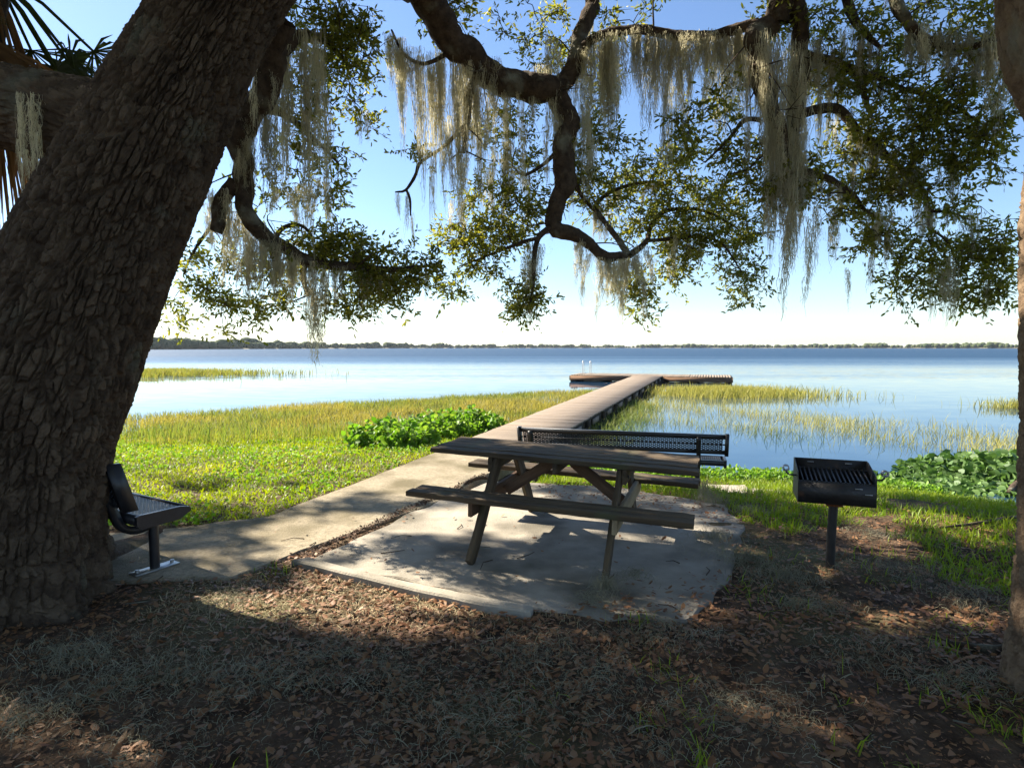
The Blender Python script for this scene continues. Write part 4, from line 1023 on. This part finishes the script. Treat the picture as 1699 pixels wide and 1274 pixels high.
for pts, r in [([(-1.35, 4.02, 4.5), (-1.2, 4.06, 4.8), (-.95, 4.1, 5.2), (-.65, 4.15, 5.7)], [.26, .285, .28, .26]),
               ([(-.7, 4.15, 5.55), (-.2, 3.4, 6.2), (1.2, 1.5, 6.8), (3, -.5, 7)], [.33, .25, .16, .06]),
               ([(-.75, 4.15, 5.5), (-1.6, 6.0, 6.8), (-3.4, 8.4, 8), (-5.5, 10, 8.6)], [.30, .24, .15, .06]),
               ([(-1.1, 4.1, 5.0), (-2.6, 5.2, 6.2), (-5, 7.5, 7.6), (-9, 8.5, 8.2)], [.25, .2, .14, .05]),
               ([(-1.3, 4.05, 4.6), (-2.2, 2.2, 5.6), (-3.5, 0, 6.6), (-5, -2.5, 7)], [.24, .19, .12, .05]),
               ([(-5.4, 3.6, 4.0), (-7.4, 4.6, 5.6), (-9, 6, 7.2), (-11, 7, 8)], [.2, .16, .1, .04])]:
    P, R = spline(pts, r, .2); V, F, _ = tube_arrays(P, R, 10); 
    link('limb', MB().add(V, F).make('limb', True), M['limb'], oak)

# ---- cabbage palm behind the oak
pal = thing('cabbage_palm', (0, 0, 0), 'palm with hanging dead fan fronds behind the leaning oak', 'palm')
pc = np.array([-3.78, 4.5, 4.30])
P, R = spline([(-5.0, 5.1, -.2), (-4.75, 4.95, 1.2), (-4.25, 4.7, 2.5), tuple(pc)], [.2, .17, .15, .15], .1)
link('trunk', MB().tube(P, R, 14).make('trunk', True), M['limb'], pal)
def frond(dead):
    mb = MB(); Lp = rng.uniform(.4, .75)
    az = rng.uniform(0, 6.28); el = rng.uniform(-1.45, -1.05) if dead else rng.uniform(-1.2, -.25)
    d = np.array([math.cos(az) * math.cos(el), math.sin(az) * math.cos(el), math.sin(el)])
    e = pc + d * Lp + np.array([0, 0, -.12])
    mb.tube([pc, (pc + e) / 2 + np.array([0, 0, .06]), e], [.018, .014, .011], 5, False)
    s_ = np.cross(d, [0, 0, 1]); s_ /= np.linalg.norm(s_); n_ = np.cross(s_, d)
    k = 34
    for i in range(k):
        a = (i / (k - 1) - .5) * (3.6 if not dead else 2.0)
        u = d * math.cos(a) + s_ * math.sin(a) + n_ * rng.normal(0, .08)
        l = (.62 if not dead else .85) * (1 - .22 * abs(a) / 1.8) * rng.uniform(.85, 1.1)
        p1 = e + u * l * .5; p2 = e + u * l + np.array([0, 0, -1]) * l * rng.uniform(.1, .35 if not dead else .7)
        w = np.cross(u, n_); w = w / np.linalg.norm(w) * .011
        mb.add([e - w * .3, e + w * .3, p1 + w, p1 - w, p2 + w * .15, p2 - w * .15], [(0, 1, 2, 3), (3, 2, 4, 5)])
    link('frond', mb.make('frond'), M['palmdead' if dead else 'palm'], pal)
for _ in range(18): frond(True)
for _ in range(14): frond(False)
oakmoss = at(42, 150, 3.5)
link('moss_clump', MOSS[2], None, side, oakmoss, (0, 0, 1), (.3, .3, .72), kind='stuff')
link('moss_clump', MOSS[6], None, side, oakmoss + np.array([.05, 0, 0]), (0, 0, 2), (.8, .8, .75), kind='stuff')

# ------------------------------------------------------------------ plants
def blades(x, y, z, h, w, name, lean=.25, tint=None, two=True):
    n = len(x); base = np.column_stack([x, y, z])
    a = rng.uniform(0, 6.28, n); s = np.column_stack([np.cos(a), np.sin(a), np.zeros(n)]) * w[:, None] / 2
    ld = rng.normal(0, lean, (n, 2)); L = np.column_stack([ld * h[:, None], np.sqrt(np.maximum(.2, 1 - (ld ** 2).sum(1))) * h])
    midp = base + L * .55; tip = base + L + np.column_stack([ld * h[:, None] * .5, -np.abs(ld).sum(1) * h * .25])
    V = np.stack([base - s, base + s, midp + s * .8, midp - s * .8, tip], 1).reshape(-1, 3)
    o = np.arange(n)[:, None] * 5
    F4 = o + np.array([[0, 1, 2, 3]]); F3 = o + np.array([[3, 2, 4]])
    t = rng.beta(1.3, 2.5, n) if tint is None else tint
    return mesh(name, V, [F4, F3], {'tint': np.concatenate([t, t])})
def on_path(x, y):
    m = (np.abs((x - path_x(y)) * math.cos(TH)) < .68) & (y > 5.3)
    # near apron of the path
    poly = np.array(path_poly); return m | inside(poly, x, y)
def inside(poly, x, y):
    poly = np.asarray(poly)[:, :2]; n = len(poly); r = np.zeros(len(x), bool); j = n - 1
    for i in range(n):
        xi, yi = poly[i]; xj, yj = poly[j]
        c = ((yi > y) != (yj > y)) & (x < (xj - xi) * (y - yi) / (yj - yi + 1e-12) + xi); r ^= c; j = i
    return r
slab_np = np.array([p[:2] for p in slab_poly])
def free(x, y): return ~on_path(x, y) & ~inside(slab_np, x, y)

# sunny lawn left of the path: low broad-leaved turf and blades
n = 130000
x = rng.uniform(-14, 1.5, n); y = 4.6 + 9.5 * rng.random(n) ** 1.25
k = free(x, y) & (x < path_x(y)) & (y > 5.05 + .25 * fbm(x * 2, y * 2, s=5) + .25 * smooth(-5, -3, x) * 0) & (x > -1.05 * y - .5) & (fbm(x * 1.7, y * 1.7, s=61) > .22)
x, y = x[k], y[k]
h = rng.uniform(.03, .085, len(x)) * (1 + .8 * smooth(9, 12, y)); dens = fbm(x * 1.3, y * 1.3, s=62)
link('lawn_grass', blades(x, y, ground_z(x, y), h, rng.uniform(.008, .02, len(x)), 'lawn_grass', .55, np.clip(dens * 1.4 - .2 + rng.normal(0, .10, len(x)), 0, 1)), M['grass'], kind='stuff', label='sunlit short green turf left of the path', category='grass')
# turf of the bank on the right
n = 90000
x = rng.uniform(.2, 9, n); y = rng.uniform(2.2, 9.2, n)
gn = fbm(x * 1.5, y * 1.5, s=63) + .20 * smooth(4.0, 6.0, y) - .16 * smooth(4.2, 2.8, y) - .35 * np.exp(-((x - 2.3) ** 2 + (y - 4.3) ** 2) / .35) - .25 * smooth(2.3, 1.5, x) * smooth(6.2, 5.4, y)
k = free(x, y) & (x > path_x(y) + .8) & (gn > .515) & (y < shore_right(x) - .12)
x, y = x[k], y[k]; h = rng.uniform(.04, .13, len(x))
link('bank_grass', blades(x, y, ground_z(x, y), h, rng.uniform(.005, .011, len(x)), 'bank_grass', .45, np.clip(rng.beta(1.2, 4, len(x)), 0, 1)), M['grass'], kind='stuff', label='green grass on the shaded bank around the grill', category='grass')
# little tufts in the foreground litter
tx, ty = [], []
for _ in range(60):
    cx, cy = rng.uniform(-2.8, 3.2), rng.uniform(1.9, 4.6); k = rng.integers(6, 45)
    if cx > .5 or rng.random() < .35:
        r_ = rng.uniform(.03, .12); tx.append(rng.normal(cx, r_, k)); ty.append(rng.normal(cy, r_, k))
x, y = np.concatenate(tx), np.concatenate(ty); k = free(x, y); x, y = x[k], y[k]
link('grass_tufts', blades(x, y, ground_z(x, y), rng.uniform(.04, .12, len(x)), rng.uniform(.004, .008, len(x)), 'grass_tufts', .5), M['grass'], kind='stuff', label='small grass tufts poking through the leaf litter', category='grass')

# marsh left of the pier
n = 230000
x = rng.uniform(-24, 8, n); y = 10.5 + 15.5 * rng.random(n) ** .9
far_edge = np.interp(x, [-24, -14, -9, -4, 2, 8], [14.0, 15.2, 17.2, 21.5, 25.5, 27.5]) + 1.2 * (fbm(x * .8, y * .3, s=66) - .5)
near_edge = np.interp(x, [-24, -9, -5, 0], [8.6, 10.6, 11.2, 12.0]) + 1.6 * (fbm(x * .6, y * .6, s=65) - .5)
k = (x < path_x(y) - .75) & (y < far_edge) & (y > near_edge) & (x > -1.0 * y - 1.5) & (rng.random(n) < smooth(.30, .56, fbm(x * .7, y * .5, s=67)) * .8 + .30)
x, y = x[k], y[k]; z = np.maximum(ground_z(x, y), WATER - .015)
h = rng.uniform(.06, .26, len(x)) * (.45 + .55 * smooth(0, 3.0, y - near_edge[k])) * (.75 + .6 * fbm(x * .9, y * .9, s=68)) 
tn = np.clip(.55 * smooth(.45, .62, fbm(x * .45, y * .6, s=69)) + rng.normal(0, .2, len(x)), 0, 1)
link('marsh_grass', blades(x, y, z, h, rng.uniform(.009, .021, len(x)), 'marsh_grass', .26, tn), M['marsh'], kind='stuff', label='yellow-green marsh grass between the lawn and the open water', category='marsh grass')
# taller stems at the back of the lawn
n = 2600
x = rng.uniform(-13, -3.0, n); y = np.interp(x, [-24, -9, -5, 0], [9.0, 10.8, 11.2, 11.6]) + rng.normal(.6, .7, n)
k = (fbm(x * 1.4, y * 1.4, s=71) > .42) & (x < path_x(y) - 1.2); x, y = x[k], y[k]
link('marsh_weeds', blades(x, y, np.maximum(ground_z(x, y), WATER - .05), rng.uniform(.2, .55, len(x)), rng.uniform(.008, .018, len(x)), 'marsh_weeds', .16, rng.uniform(.4, 1, len(x))), M['marsh'], kind='stuff', label='taller green weeds at the back edge of the sunny lawn', category='weeds')

# grassy spit far left, clumps right of the pier
def patch_grass(name, x, y, h, label, w=(.012, .03), lean=.2, tint=None, m_='marsh'):
    link(name, blades(x, y, np.full(len(x), WATER - .03), h, rng.uniform(*w, len(x)), name, lean, tint), M[m_], kind='stuff', label=label, category='marsh grass')
def ell(n, px, py, rx, ry):
    u = np.abs(rng.normal(0, .52, n)); a = rng.uniform(0, 6.28, n); u = u * (.75 + .5 * vnoise(a * 1.6, a * 0 + px, s=83))
    c = gp(px, py, WATER); e = gp(px + rx, py, WATER); f_, h_ = gp(px, py - ry, WATER), gp(px, py + ry, WATER)
    return c[0] + u * np.cos(a) * (e[0] - c[0]), (f_[1] + h_[1]) / 2 + u * np.sin(a) * abs(f_[1] - h_[1]) / 2
x, y = ell(15000, 250, 622, 160, 5.0); k = (fbm(x * .3, y * .3, s=81) > .3); x, y = x[k], y[k]
patch_grass('spit_grass', x, y, rng.uniform(.25, .55, len(x)), 'low grassy spit reaching into the lake far left', (.02, .05), .2, rng.uniform(.1, .7, len(x)))
x, y = ell(11000, 1205, 655, 135, 7.0)
patch_grass('island_grass', x, y, rng.uniform(.2, .48, len(x)), 'dense tan marsh grass clump beside the pier platform', (.012, .028), .2, rng.beta(1, 4, len(x)), 'reed')
x, y = ell(1600, 1720, 677, 85, 5)
patch_grass('islet_grass', x, y, rng.uniform(.2, .45, len(x)), 'tiny grass islet out on the water near the right oak', (.01, .025), .2, rng.beta(1.2, 3, len(x)), 'reed')
# sparse reeds standing in the water right of the pier
n = 80000
x = rng.uniform(1.5, 24, n); y = rng.uniform(9.0, 24, n)
px_ = 849.5 + FPX * x / y; py_ = 576 + FPX * 1.92 / y
top = np.interp(px_, [1040, 1200, 1340, 1500, 1700], [655, 662, 668, 690, 722]); bot = np.interp(px_, [1040, 1200, 1300, 1450, 1560, 1700], [712, 725, 738, 782, 790, 765])
core = np.interp(px_, [1040, 1200, 1340, 1500, 1700], [675, 690, 702, 720, 745])
dens = np.exp(-((py_ - core) / np.where(py_ < core, 14, 24)) ** 2) * (.25 + .9 * smooth(.40, .62, fbm(x * .9, y * .45, s=91)))
k = (py_ > top - 6) & (py_ < bot + 12) & (x > path_x(y) + 1.1) & (rng.random(n) < dens * .8)
x, y, py_, core = x[k], y[k], py_[k], core[k]
tn = np.clip(smooth(0, 40, py_ - core) * .9 + rng.normal(0, .2, len(x)), 0, 1)
link('reeds', blades(x, y, np.full(len(x), WATER - .05), rng.uniform(.12, .40, len(x)), rng.uniform(.006, .013, len(x)), 'reeds', .32, tn), M['reed'], kind='stuff', label='sparse reeds standing in the shallow water right of the pier', category='reeds')
# dark green growth in the pier's shade
n = 2600
t = rng.uniform(1.5, 12, n); o_ = rng.uniform(.5, 1.5, n) * rng.random(n) ** .5
x = path_x(PEND) + math.sin(TH) * t + math.cos(TH) * (o_ + .45); y = PEND + math.cos(TH) * t - math.sin(TH) * (o_ + .45)
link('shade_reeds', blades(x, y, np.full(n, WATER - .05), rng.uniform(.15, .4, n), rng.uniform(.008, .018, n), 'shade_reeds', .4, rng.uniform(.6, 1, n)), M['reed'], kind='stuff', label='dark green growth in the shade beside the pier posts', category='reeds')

# broad-leaved bushes beside the path
def shrub(loc, rx, ry, h, nst, nlf, size, label, name='leafy_shrub', material='broad', group=None):
    s = thing(name, loc, label, 'shrub', 0, group)
    st = MB(); base, dr, ln = [], [], []
    for _ in range(nst):
        a = rng.uniform(0, 6.28); r_ = rng.random() ** .5
        g = np.array([math.cos(a) * r_ * rx * .9, math.sin(a) * r_ * ry * .9, -.05])
        hh = h * (1 - .55 * r_ ** 2) * rng.uniform(.65, 1.1)
        e = g + np.array([rng.normal(0, .10) + g[0] * .15, rng.normal(0, .10), hh])
        md = (g + e) / 2 + rng.normal(0, .04, 3)
        st.tube([g, md, e], [.006, .005, .003], 4, False)
        t = rng.uniform(.2, 1.03, nlf)[:, None]
        base.append(np.where(t < .5, g + (md - g) * t * 2, md + (e - md) * (t * 2 - 1)) + rng.normal(0, .015, (nlf, 3)))
        d_ = rng.normal(size=(nlf, 3)); d_[:, 2] = d_[:, 2] * .35 + .12
        dr.append(d_); ln.append(size * rng.uniform(.6, 1.3, nlf))
    link('stems', st.make('stems'), M['stem'], s)
    link('foliage', leaf_mesh(np.vstack(base), np.vstack(dr), np.concatenate(ln), 'foliage', .72, .3), M[material], s, kind='stuff')
for (px, py, rx, ry, h, nst, lab) in [(648, 742, .75, .7, .55, 90, 'leafy green shrub at the near left end of the hedge by the path'),
                                      (720, 722, .75, .6, .62, 100, 'tall leafy shrub in the middle of the hedge by the path'),
                                      (783, 712, .55, .6, .58, 80, 'leafy green shrub next to the start of the boardwalk')]:
    p = gp(px, py, -.1); gz = float(ground_z(p[0], p[1]))
    shrub((p[0], p[1], gz), rx, ry, h, nst, 20, .10, lab, group='shrubs beside the path')
# water plants on the right bank: floating and raised leaves
def pads(n, cx, cy, rx, ry, hmax, size, name, label):
    u = rng.random(n) ** .5; a = rng.uniform(0, 6.28, n); x = cx + u * np.cos(a) * rx; y = cy + u * np.sin(a) * ry
    k = fbm(x * 1.6, y * 1.6, s=95) > .36; x, y = x[k], y[k]; n = len(x)
    z = WATER + .012 + hmax * rng.random(n) ** 2 * (1 - u[k] ** 2)
    d_ = rng.normal(size=(n, 3)); d_[:, 2] = .12 * rng.random(n) + .3 * d_[:, 2] * (z > WATER + .08)
    link(name, leaf_mesh(np.column_stack([x, y, z]), d_, size * rng.uniform(.6, 1.3, n), name, .8, .15), M['pad'], kind='stuff', label=label, category='water plants')
c = gp(1640, 785, WATER); pads(3000, c[0] + .45, c[1] + .1, 1.7, 1.0, .30, .12, 'water_plants', 'broad-leaved green water plants along the right bank')
c = gp(1560, 805, WATER); pads(900, c[0], c[1], 1.3, .75, .03, .10, 'floating_leaves', 'dark leaves floating at the edge of the right bank')
# low weeds on the waterline behind the benches
n = 5200
x = rng.uniform(.6, 5.6, n); y = shore_right(x) - .05 + rng.normal(0, .16, n)
link('waterline_weeds', leaf_mesh(np.column_stack([x, y, np.maximum(ground_z(x, y), WATER) + rng.uniform(0, .10, n)]), rng.normal(size=(n, 3)) + np.array([0, 0, .3]), rng.uniform(.03, .075, n), 'waterline_weeds', .6), M['broad'], kind='stuff', label='low green weeds along the waterline behind the long bench', category='weeds')
# clover-like leaves in the sunny turf
n = 26000
x = rng.uniform(-11, 1.0, n); y = 4.9 + 7.5 * rng.random(n) ** 1.2
k = free(x, y) & (x < path_x(y)) & (x > -1.05 * y - .5) & (fbm(x * 1.2, y * 1.2, s=64) > .42) & (y > 5.1)
x, y = x[k], y[k]; n = len(x)
d_ = rng.normal(size=(n, 3)); d_[:, 2] = .2 + .2 * d_[:, 2]
link('turf_weeds', leaf_mesh(np.column_stack([x, y, ground_z(x, y) + rng.uniform(.01, .06, n)]), d_, rng.uniform(.02, .05, n), 'turf_weeds', .8), M['broad'], kind='stuff', label='small round-leaved weeds in the sunlit turf', category='weeds')

# ------------------------------------------------------------------ litter
def litter_mesh(n, x, y, z, L, name, flat=.25):
    a = rng.uniform(0, 6.28, n); D = np.column_stack([np.cos(a), np.sin(a), rng.normal(0, flat, n)]); D /= np.linalg.norm(D, axis=1)[:, None]
    S = np.column_stack([-np.sin(a), np.cos(a), rng.normal(0, flat, n)])
    N_ = np.cross(D, S); curl = rng.uniform(.05, .5, n)[:, None]
    b = np.column_stack([x, y, z]); Lc = L[:, None]; w = .21 * Lc
    V = np.stack([b - D * Lc / 2 + N_ * curl * Lc * .3, b - D * Lc * .2 + S * w + N_ * curl * w, b + D * Lc * .2 + S * w + N_ * curl * w, b + D * Lc / 2 + N_ * curl * Lc * .3,
                  b + D * Lc * .2 - S * w + N_ * curl * w, b - D * Lc * .2 - S * w + N_ * curl * w], 1).reshape(-1, 3)
    o = np.arange(n)[:, None] * 6
    F = np.concatenate([o + np.array([[0, 1, 2, 3]]), o + np.array([[0, 3, 4, 5]])], 1).reshape(-1, 4)
    return mesh(name, V, F, {'tint': np.repeat(rng.beta(1.1, 2.4, n), 2)})
n = 64000
x = rng.uniform(-4.2, 6.5, n); y = 1.5 + 5.6 * rng.random(n) ** 1.5
on = inside(slab_np, x, y) | on_path(x, y)
edge = np.hypot((x - .35) / 1.5, (y - 4.85) / 1.15)
keep = np.where(on, rng.random(n) < .012 + .5 * smooth(.85, 1.2, edge) * (x > .3), rng.random(n) < (.34 + .66 * smooth(.40, .58, fbm(x * 1.3, y * 1.3, s=101))) * (1 - .75 * smooth(4.2, 5.2, y)))
keep &= (y < 5.2) | (x > path_x(y)); x, y = x[keep], y[keep]; n = len(x)
on = inside(slab_np, x, y) | on_path(x, y)
z = np.where(on, np.maximum(.02, ground_z(x, y) + .008), ground_z(x, y) + .008) + rng.uniform(0, .02, n)
link('leaf_litter', litter_mesh(n, x, y, z, rng.uniform(.018, .06, n) * rng.uniform(.7, 1.1, n), 'leaf_litter'), M['litter'], kind='stuff', label='brown dry oak leaves littering the shaded ground', category='leaf litter')
n = 60000
x = rng.uniform(-3.9, 5.0, n); y = 1.5 + 3.9 * rng.random(n) ** 1.3
k = free(x, y) & ((y < 5.0) | (x > 1)); x, y = x[k], y[k]; n = len(x)
c_ = np.column_stack([x, y, ground_z(x, y) + rng.uniform(.002, .014, n)]); sz = rng.uniform(.004, .013, n)[:, None]
V = (c_[:, None, :] + rng.normal(0, 1, (n, 3, 3)) * np.array([1, 1, .35]) * sz[:, None, :]).reshape(-1, 3)
link('leaf_crumbs', mesh('leaf_crumbs', V, np.arange(n * 3).reshape(-1, 3), {'tint': rng.beta(1.1, 2.0, n)}), M['litter'], kind='stuff', label='fine crumbled leaf debris over the shaded soil', category='leaf litter')
# the nearest leaves one can pick out
LF = []
for k in range(6):
    me = litter_mesh(1, np.zeros(1), np.zeros(1), np.zeros(1), np.array([.058]), 'fallen_leaf_mesh', .12); me.materials.append(M['litter']); LF.append(me)
for k in range(260):
    while True:
        x, y = rng.uniform(-2.2, 2.6), 1.95 + 1.5 * rng.random()
        if abs(x) < y * .95 and (x > 0 or rng.random() < .5): break
    link('fallen_leaf', LF[rng.integers(6)], None, ground, (x, y, float(ground_z(x, y)) + .02), (rng.normal(0, .25), rng.normal(0, .25), rng.uniform(0, 6.28)), [rng.uniform(.7, 1.15)] * 3)
# grey tangles of fallen moss
def tangles(spots, name):
    k = 8; px, py, up_, aa = [], [], [], []
    for (cx, cy, r_, n_, hz) in spots:
        a = rng.uniform(0, 6.28, n_); L = rng.uniform(.05, .16, n_)[:, None]
        turn = np.cumsum(rng.normal(0, .85, (n_, k)), 1) + a[:, None]
        px.append(rng.normal(cx, r_, (n_, 1)) + np.cumsum(np.cos(turn), 1) * L / k); py.append(rng.normal(cy, r_ * .7, (n_, 1)) + np.cumsum(np.sin(turn), 1) * L / k)
        up_.append(.012 + hz * rng.random((n_, 1)) * np.sin(np.linspace(0, 3.14, k))[None] + .02 * rng.random((n_, 1))); aa.append(a)
    px, py, up_, aa = np.vstack(px), np.vstack(py), np.vstack(up_), np.concatenate(aa)
    base = ground_z(px, py); on = (inside(slab_np, px.ravel(), py.ravel()) | on_path(px.ravel(), py.ravel())).reshape(px.shape)
    P = np.stack([px, py, np.where(on, np.maximum(.016, base), base) + up_], -1); n_ = len(P)
    d = (np.column_stack([np.cos(aa + 1.6), np.sin(aa + 1.6), rng.normal(0, .5, n_)]) * rng.uniform(.0005, .0012, n_)[:, None])[:, None, :]
    V = np.concatenate([P - d, P + d], 1).reshape(-1, 3)
    i = np.arange(k - 1); F = (np.column_stack([i, i + 1, k + i + 1, k + i])[None] + (np.arange(n_) * 2 * k)[:, None, None]).reshape(-1, 4)
    return mesh(name, V, F)
sp = []
for (px, py, rp, n_, hz) in [(1230, 930, 60, 420, .09), (1300, 960, 70, 420, .08), (1180, 900, 30, 260, .08), (1500, 950, 90, 380, .06), (1600, 1000, 80, 300, .05), (1450, 890, 60, 260, .05), (1005, 985, 16, 220, .10), (985, 1005, 30, 200, .04), (1090, 1060, 120, 420, .05),
                             (1340, 1010, 70, 320, .06), (1180, 840, 24, 260, .12), (1168, 822, 10, 220, .2), (1240, 850, 40, 220, .06), (880, 1090, 110, 420, .04), (640, 1120, 130, 480, .04), (450, 1120, 130, 520, .05), (250, 1120, 130, 620, .05), (120, 1090, 110, 620, .06), (60, 1180, 120, 520, .05), (800, 1180, 150, 520, .04), (1000, 1150, 150, 420, .04), (1250, 1180, 150, 420, .04), (1450, 1100, 120, 360, .05), (1600, 1150, 90, 320, .04), (560, 1070, 100, 260, .03), (380, 1000, 60, 220, .04), (250, 1220, 200, 420, .04), (700, 1230, 250, 420, .04), (1150, 1240, 250, 420, .04), (270, 880, 20, 60, .04), (1050, 965, 26, 120, .05)]:
    c = gp(px, py); sp.append((c[0], c[1], rp * c[1] / FPX * .5, int(n_ * .9), hz))
link('fallen_moss', tangles(sp, 'fallen_moss'), M['gmoss'], kind='stuff', label='grey tangles of fallen moss on the shaded ground', category='moss')
# pale dry grass bits in the sunny strip
n = 5200
x = rng.uniform(-2.2, .4, n); y = rng.normal(3.72, .28, n); k = free(x, y); x, y = x[k], y[k]
link('dry_grass', blades(x, y, ground_z(x, y), rng.uniform(.02, .06, len(x)), rng.uniform(.003, .006, len(x)), 'dry_grass', .8), mat('straw', (.30, .24, .13), (.46, .38, .23), 3, .8), kind='stuff', label='short straw-coloured dead grass in the sunny strip before the pad', category='grass')
# dirt seam between path and pad
def seam():
    a, b = gp(505, 925), gp(805, 790); n = 1600
    t = rng.random(n); x = a[0] + (b[0] - a[0]) * t + rng.normal(0, .03, n); y = a[1] + (b[1] - a[1]) * t + rng.normal(0, .03, n)
    return litter_mesh(n, x, y, .016 + rng.uniform(0, .015, n), rng.uniform(.01, .034, n), 'seam_litter', .5)
link('seam_litter', seam(), mat('dark_litter', (.05, .03, .018), (.14, .08, .045), 3, .8), kind='stuff', label='line of dark leaf debris in the seam between path and pad', category='leaf litter')
# driftwood, root, twigs
def stick(name, pts, r, label, cat='branch', m_='limb', group=None):
    P, R = spline(pts, r, .04); V, F, _ = tube_arrays(P, R, 9)
    c = np.repeat(P, 9, 0); V = c + (V - c) * (1 + .3 * (fbm(V[:, 0] * 18, V[:, 1] * 18, V[:, 2] * 18, s=111) - .5))[:, None]
    o = link(name, MB().add(V, F).make(name, True), M[m_], label=label, category=cat)
    if group: o['group'] = group
p = [gp(1672, 822, WATER), gp(1690, 812, WATER), gp(1720, 812, WATER), gp(1780, 820, WATER)]
for q, dz in zip(p, (.02, .08, .09, .0)): q[2] += dz
stick('driftwood_log', p, [.03, .055, .06, .04], 'dark log lying in the shallows at the right bank', 'log')
p = [gp(1540, 1070), gp(1590, 1082), gp(1650, 1092), gp(1690, 1090)]
for q in p: q[2] = float(ground_z(q[0], q[1])) + .01
stick('tree_root', p, [.012, .02, .028, .04], 'low brown root running along the ground to the right oak', 'root')
p = [gp(1560, 886, -.03), gp(1620, 880, -.03), gp(1680, 866, -.03), gp(1720, 868, -.03)]
for q in p: q[2] = float(ground_z(q[0], q[1])) + .04
stick('fallen_branch', p, [.008, .014, .016, .012], 'thin pale branch lying in the bank grass by the right oak')
p = [gp(758, 815, .02), gp(775, 800, .03), gp(800, 792, .05), gp(815, 796, .03)]
stick('fallen_branch', p, [.012, .02, .022, .012], 'short dark bark branch on the path seam behind the table')
for k in range(46):
    while True:
        x, y = rng.uniform(-2.4, 3.0), rng.uniform(2.0, 5.2)
        if abs(x) < y * .9: break
    a = rng.uniform(0, 6.28); L = rng.uniform(.06, .22); on = bool(inside(slab_np, np.array([x]), np.array([y]))[0] or on_path(np.array([x]), np.array([y]))[0])
    z = .018 if on else float(ground_z(x, y)) + .02
    P = np.array([(x, y, z), (x + math.cos(a) * L / 2, y + math.sin(a) * L / 2, z + .008), (x + math.cos(a + .3) * L, y + math.sin(a + .3) * L, z)])
    link('twig', MB().tube(P, [.004, .0035, .002], 5).make('twig', True), M['limb'], ground)

# ------------------------------------------------------------------ the air over the lake
hz = bpy.data.materials.new('lake_haze'); hz.use_nodes = True
hn = hz.node_tree.nodes; hn.remove(hn["Principled BSDF"])
pv = hn.new("ShaderNodeVolumePrincipled"); pv.inputs['Color'].default_value = (.80, .88, 1.0, 1); pv.inputs['Density'].default_value = .00007
pv.inputs['Anisotropy'].default_value = .3
hz.node_tree.links.new(pv.outputs[0], hn["Material Output"].inputs['Volume'])
link('haze', MB().box((-4300, -3300, -2.2), (4300, 4300, 16.0)).make('haze'), hz, kind='stuff', label='thin pale haze over the lake', category='haze')
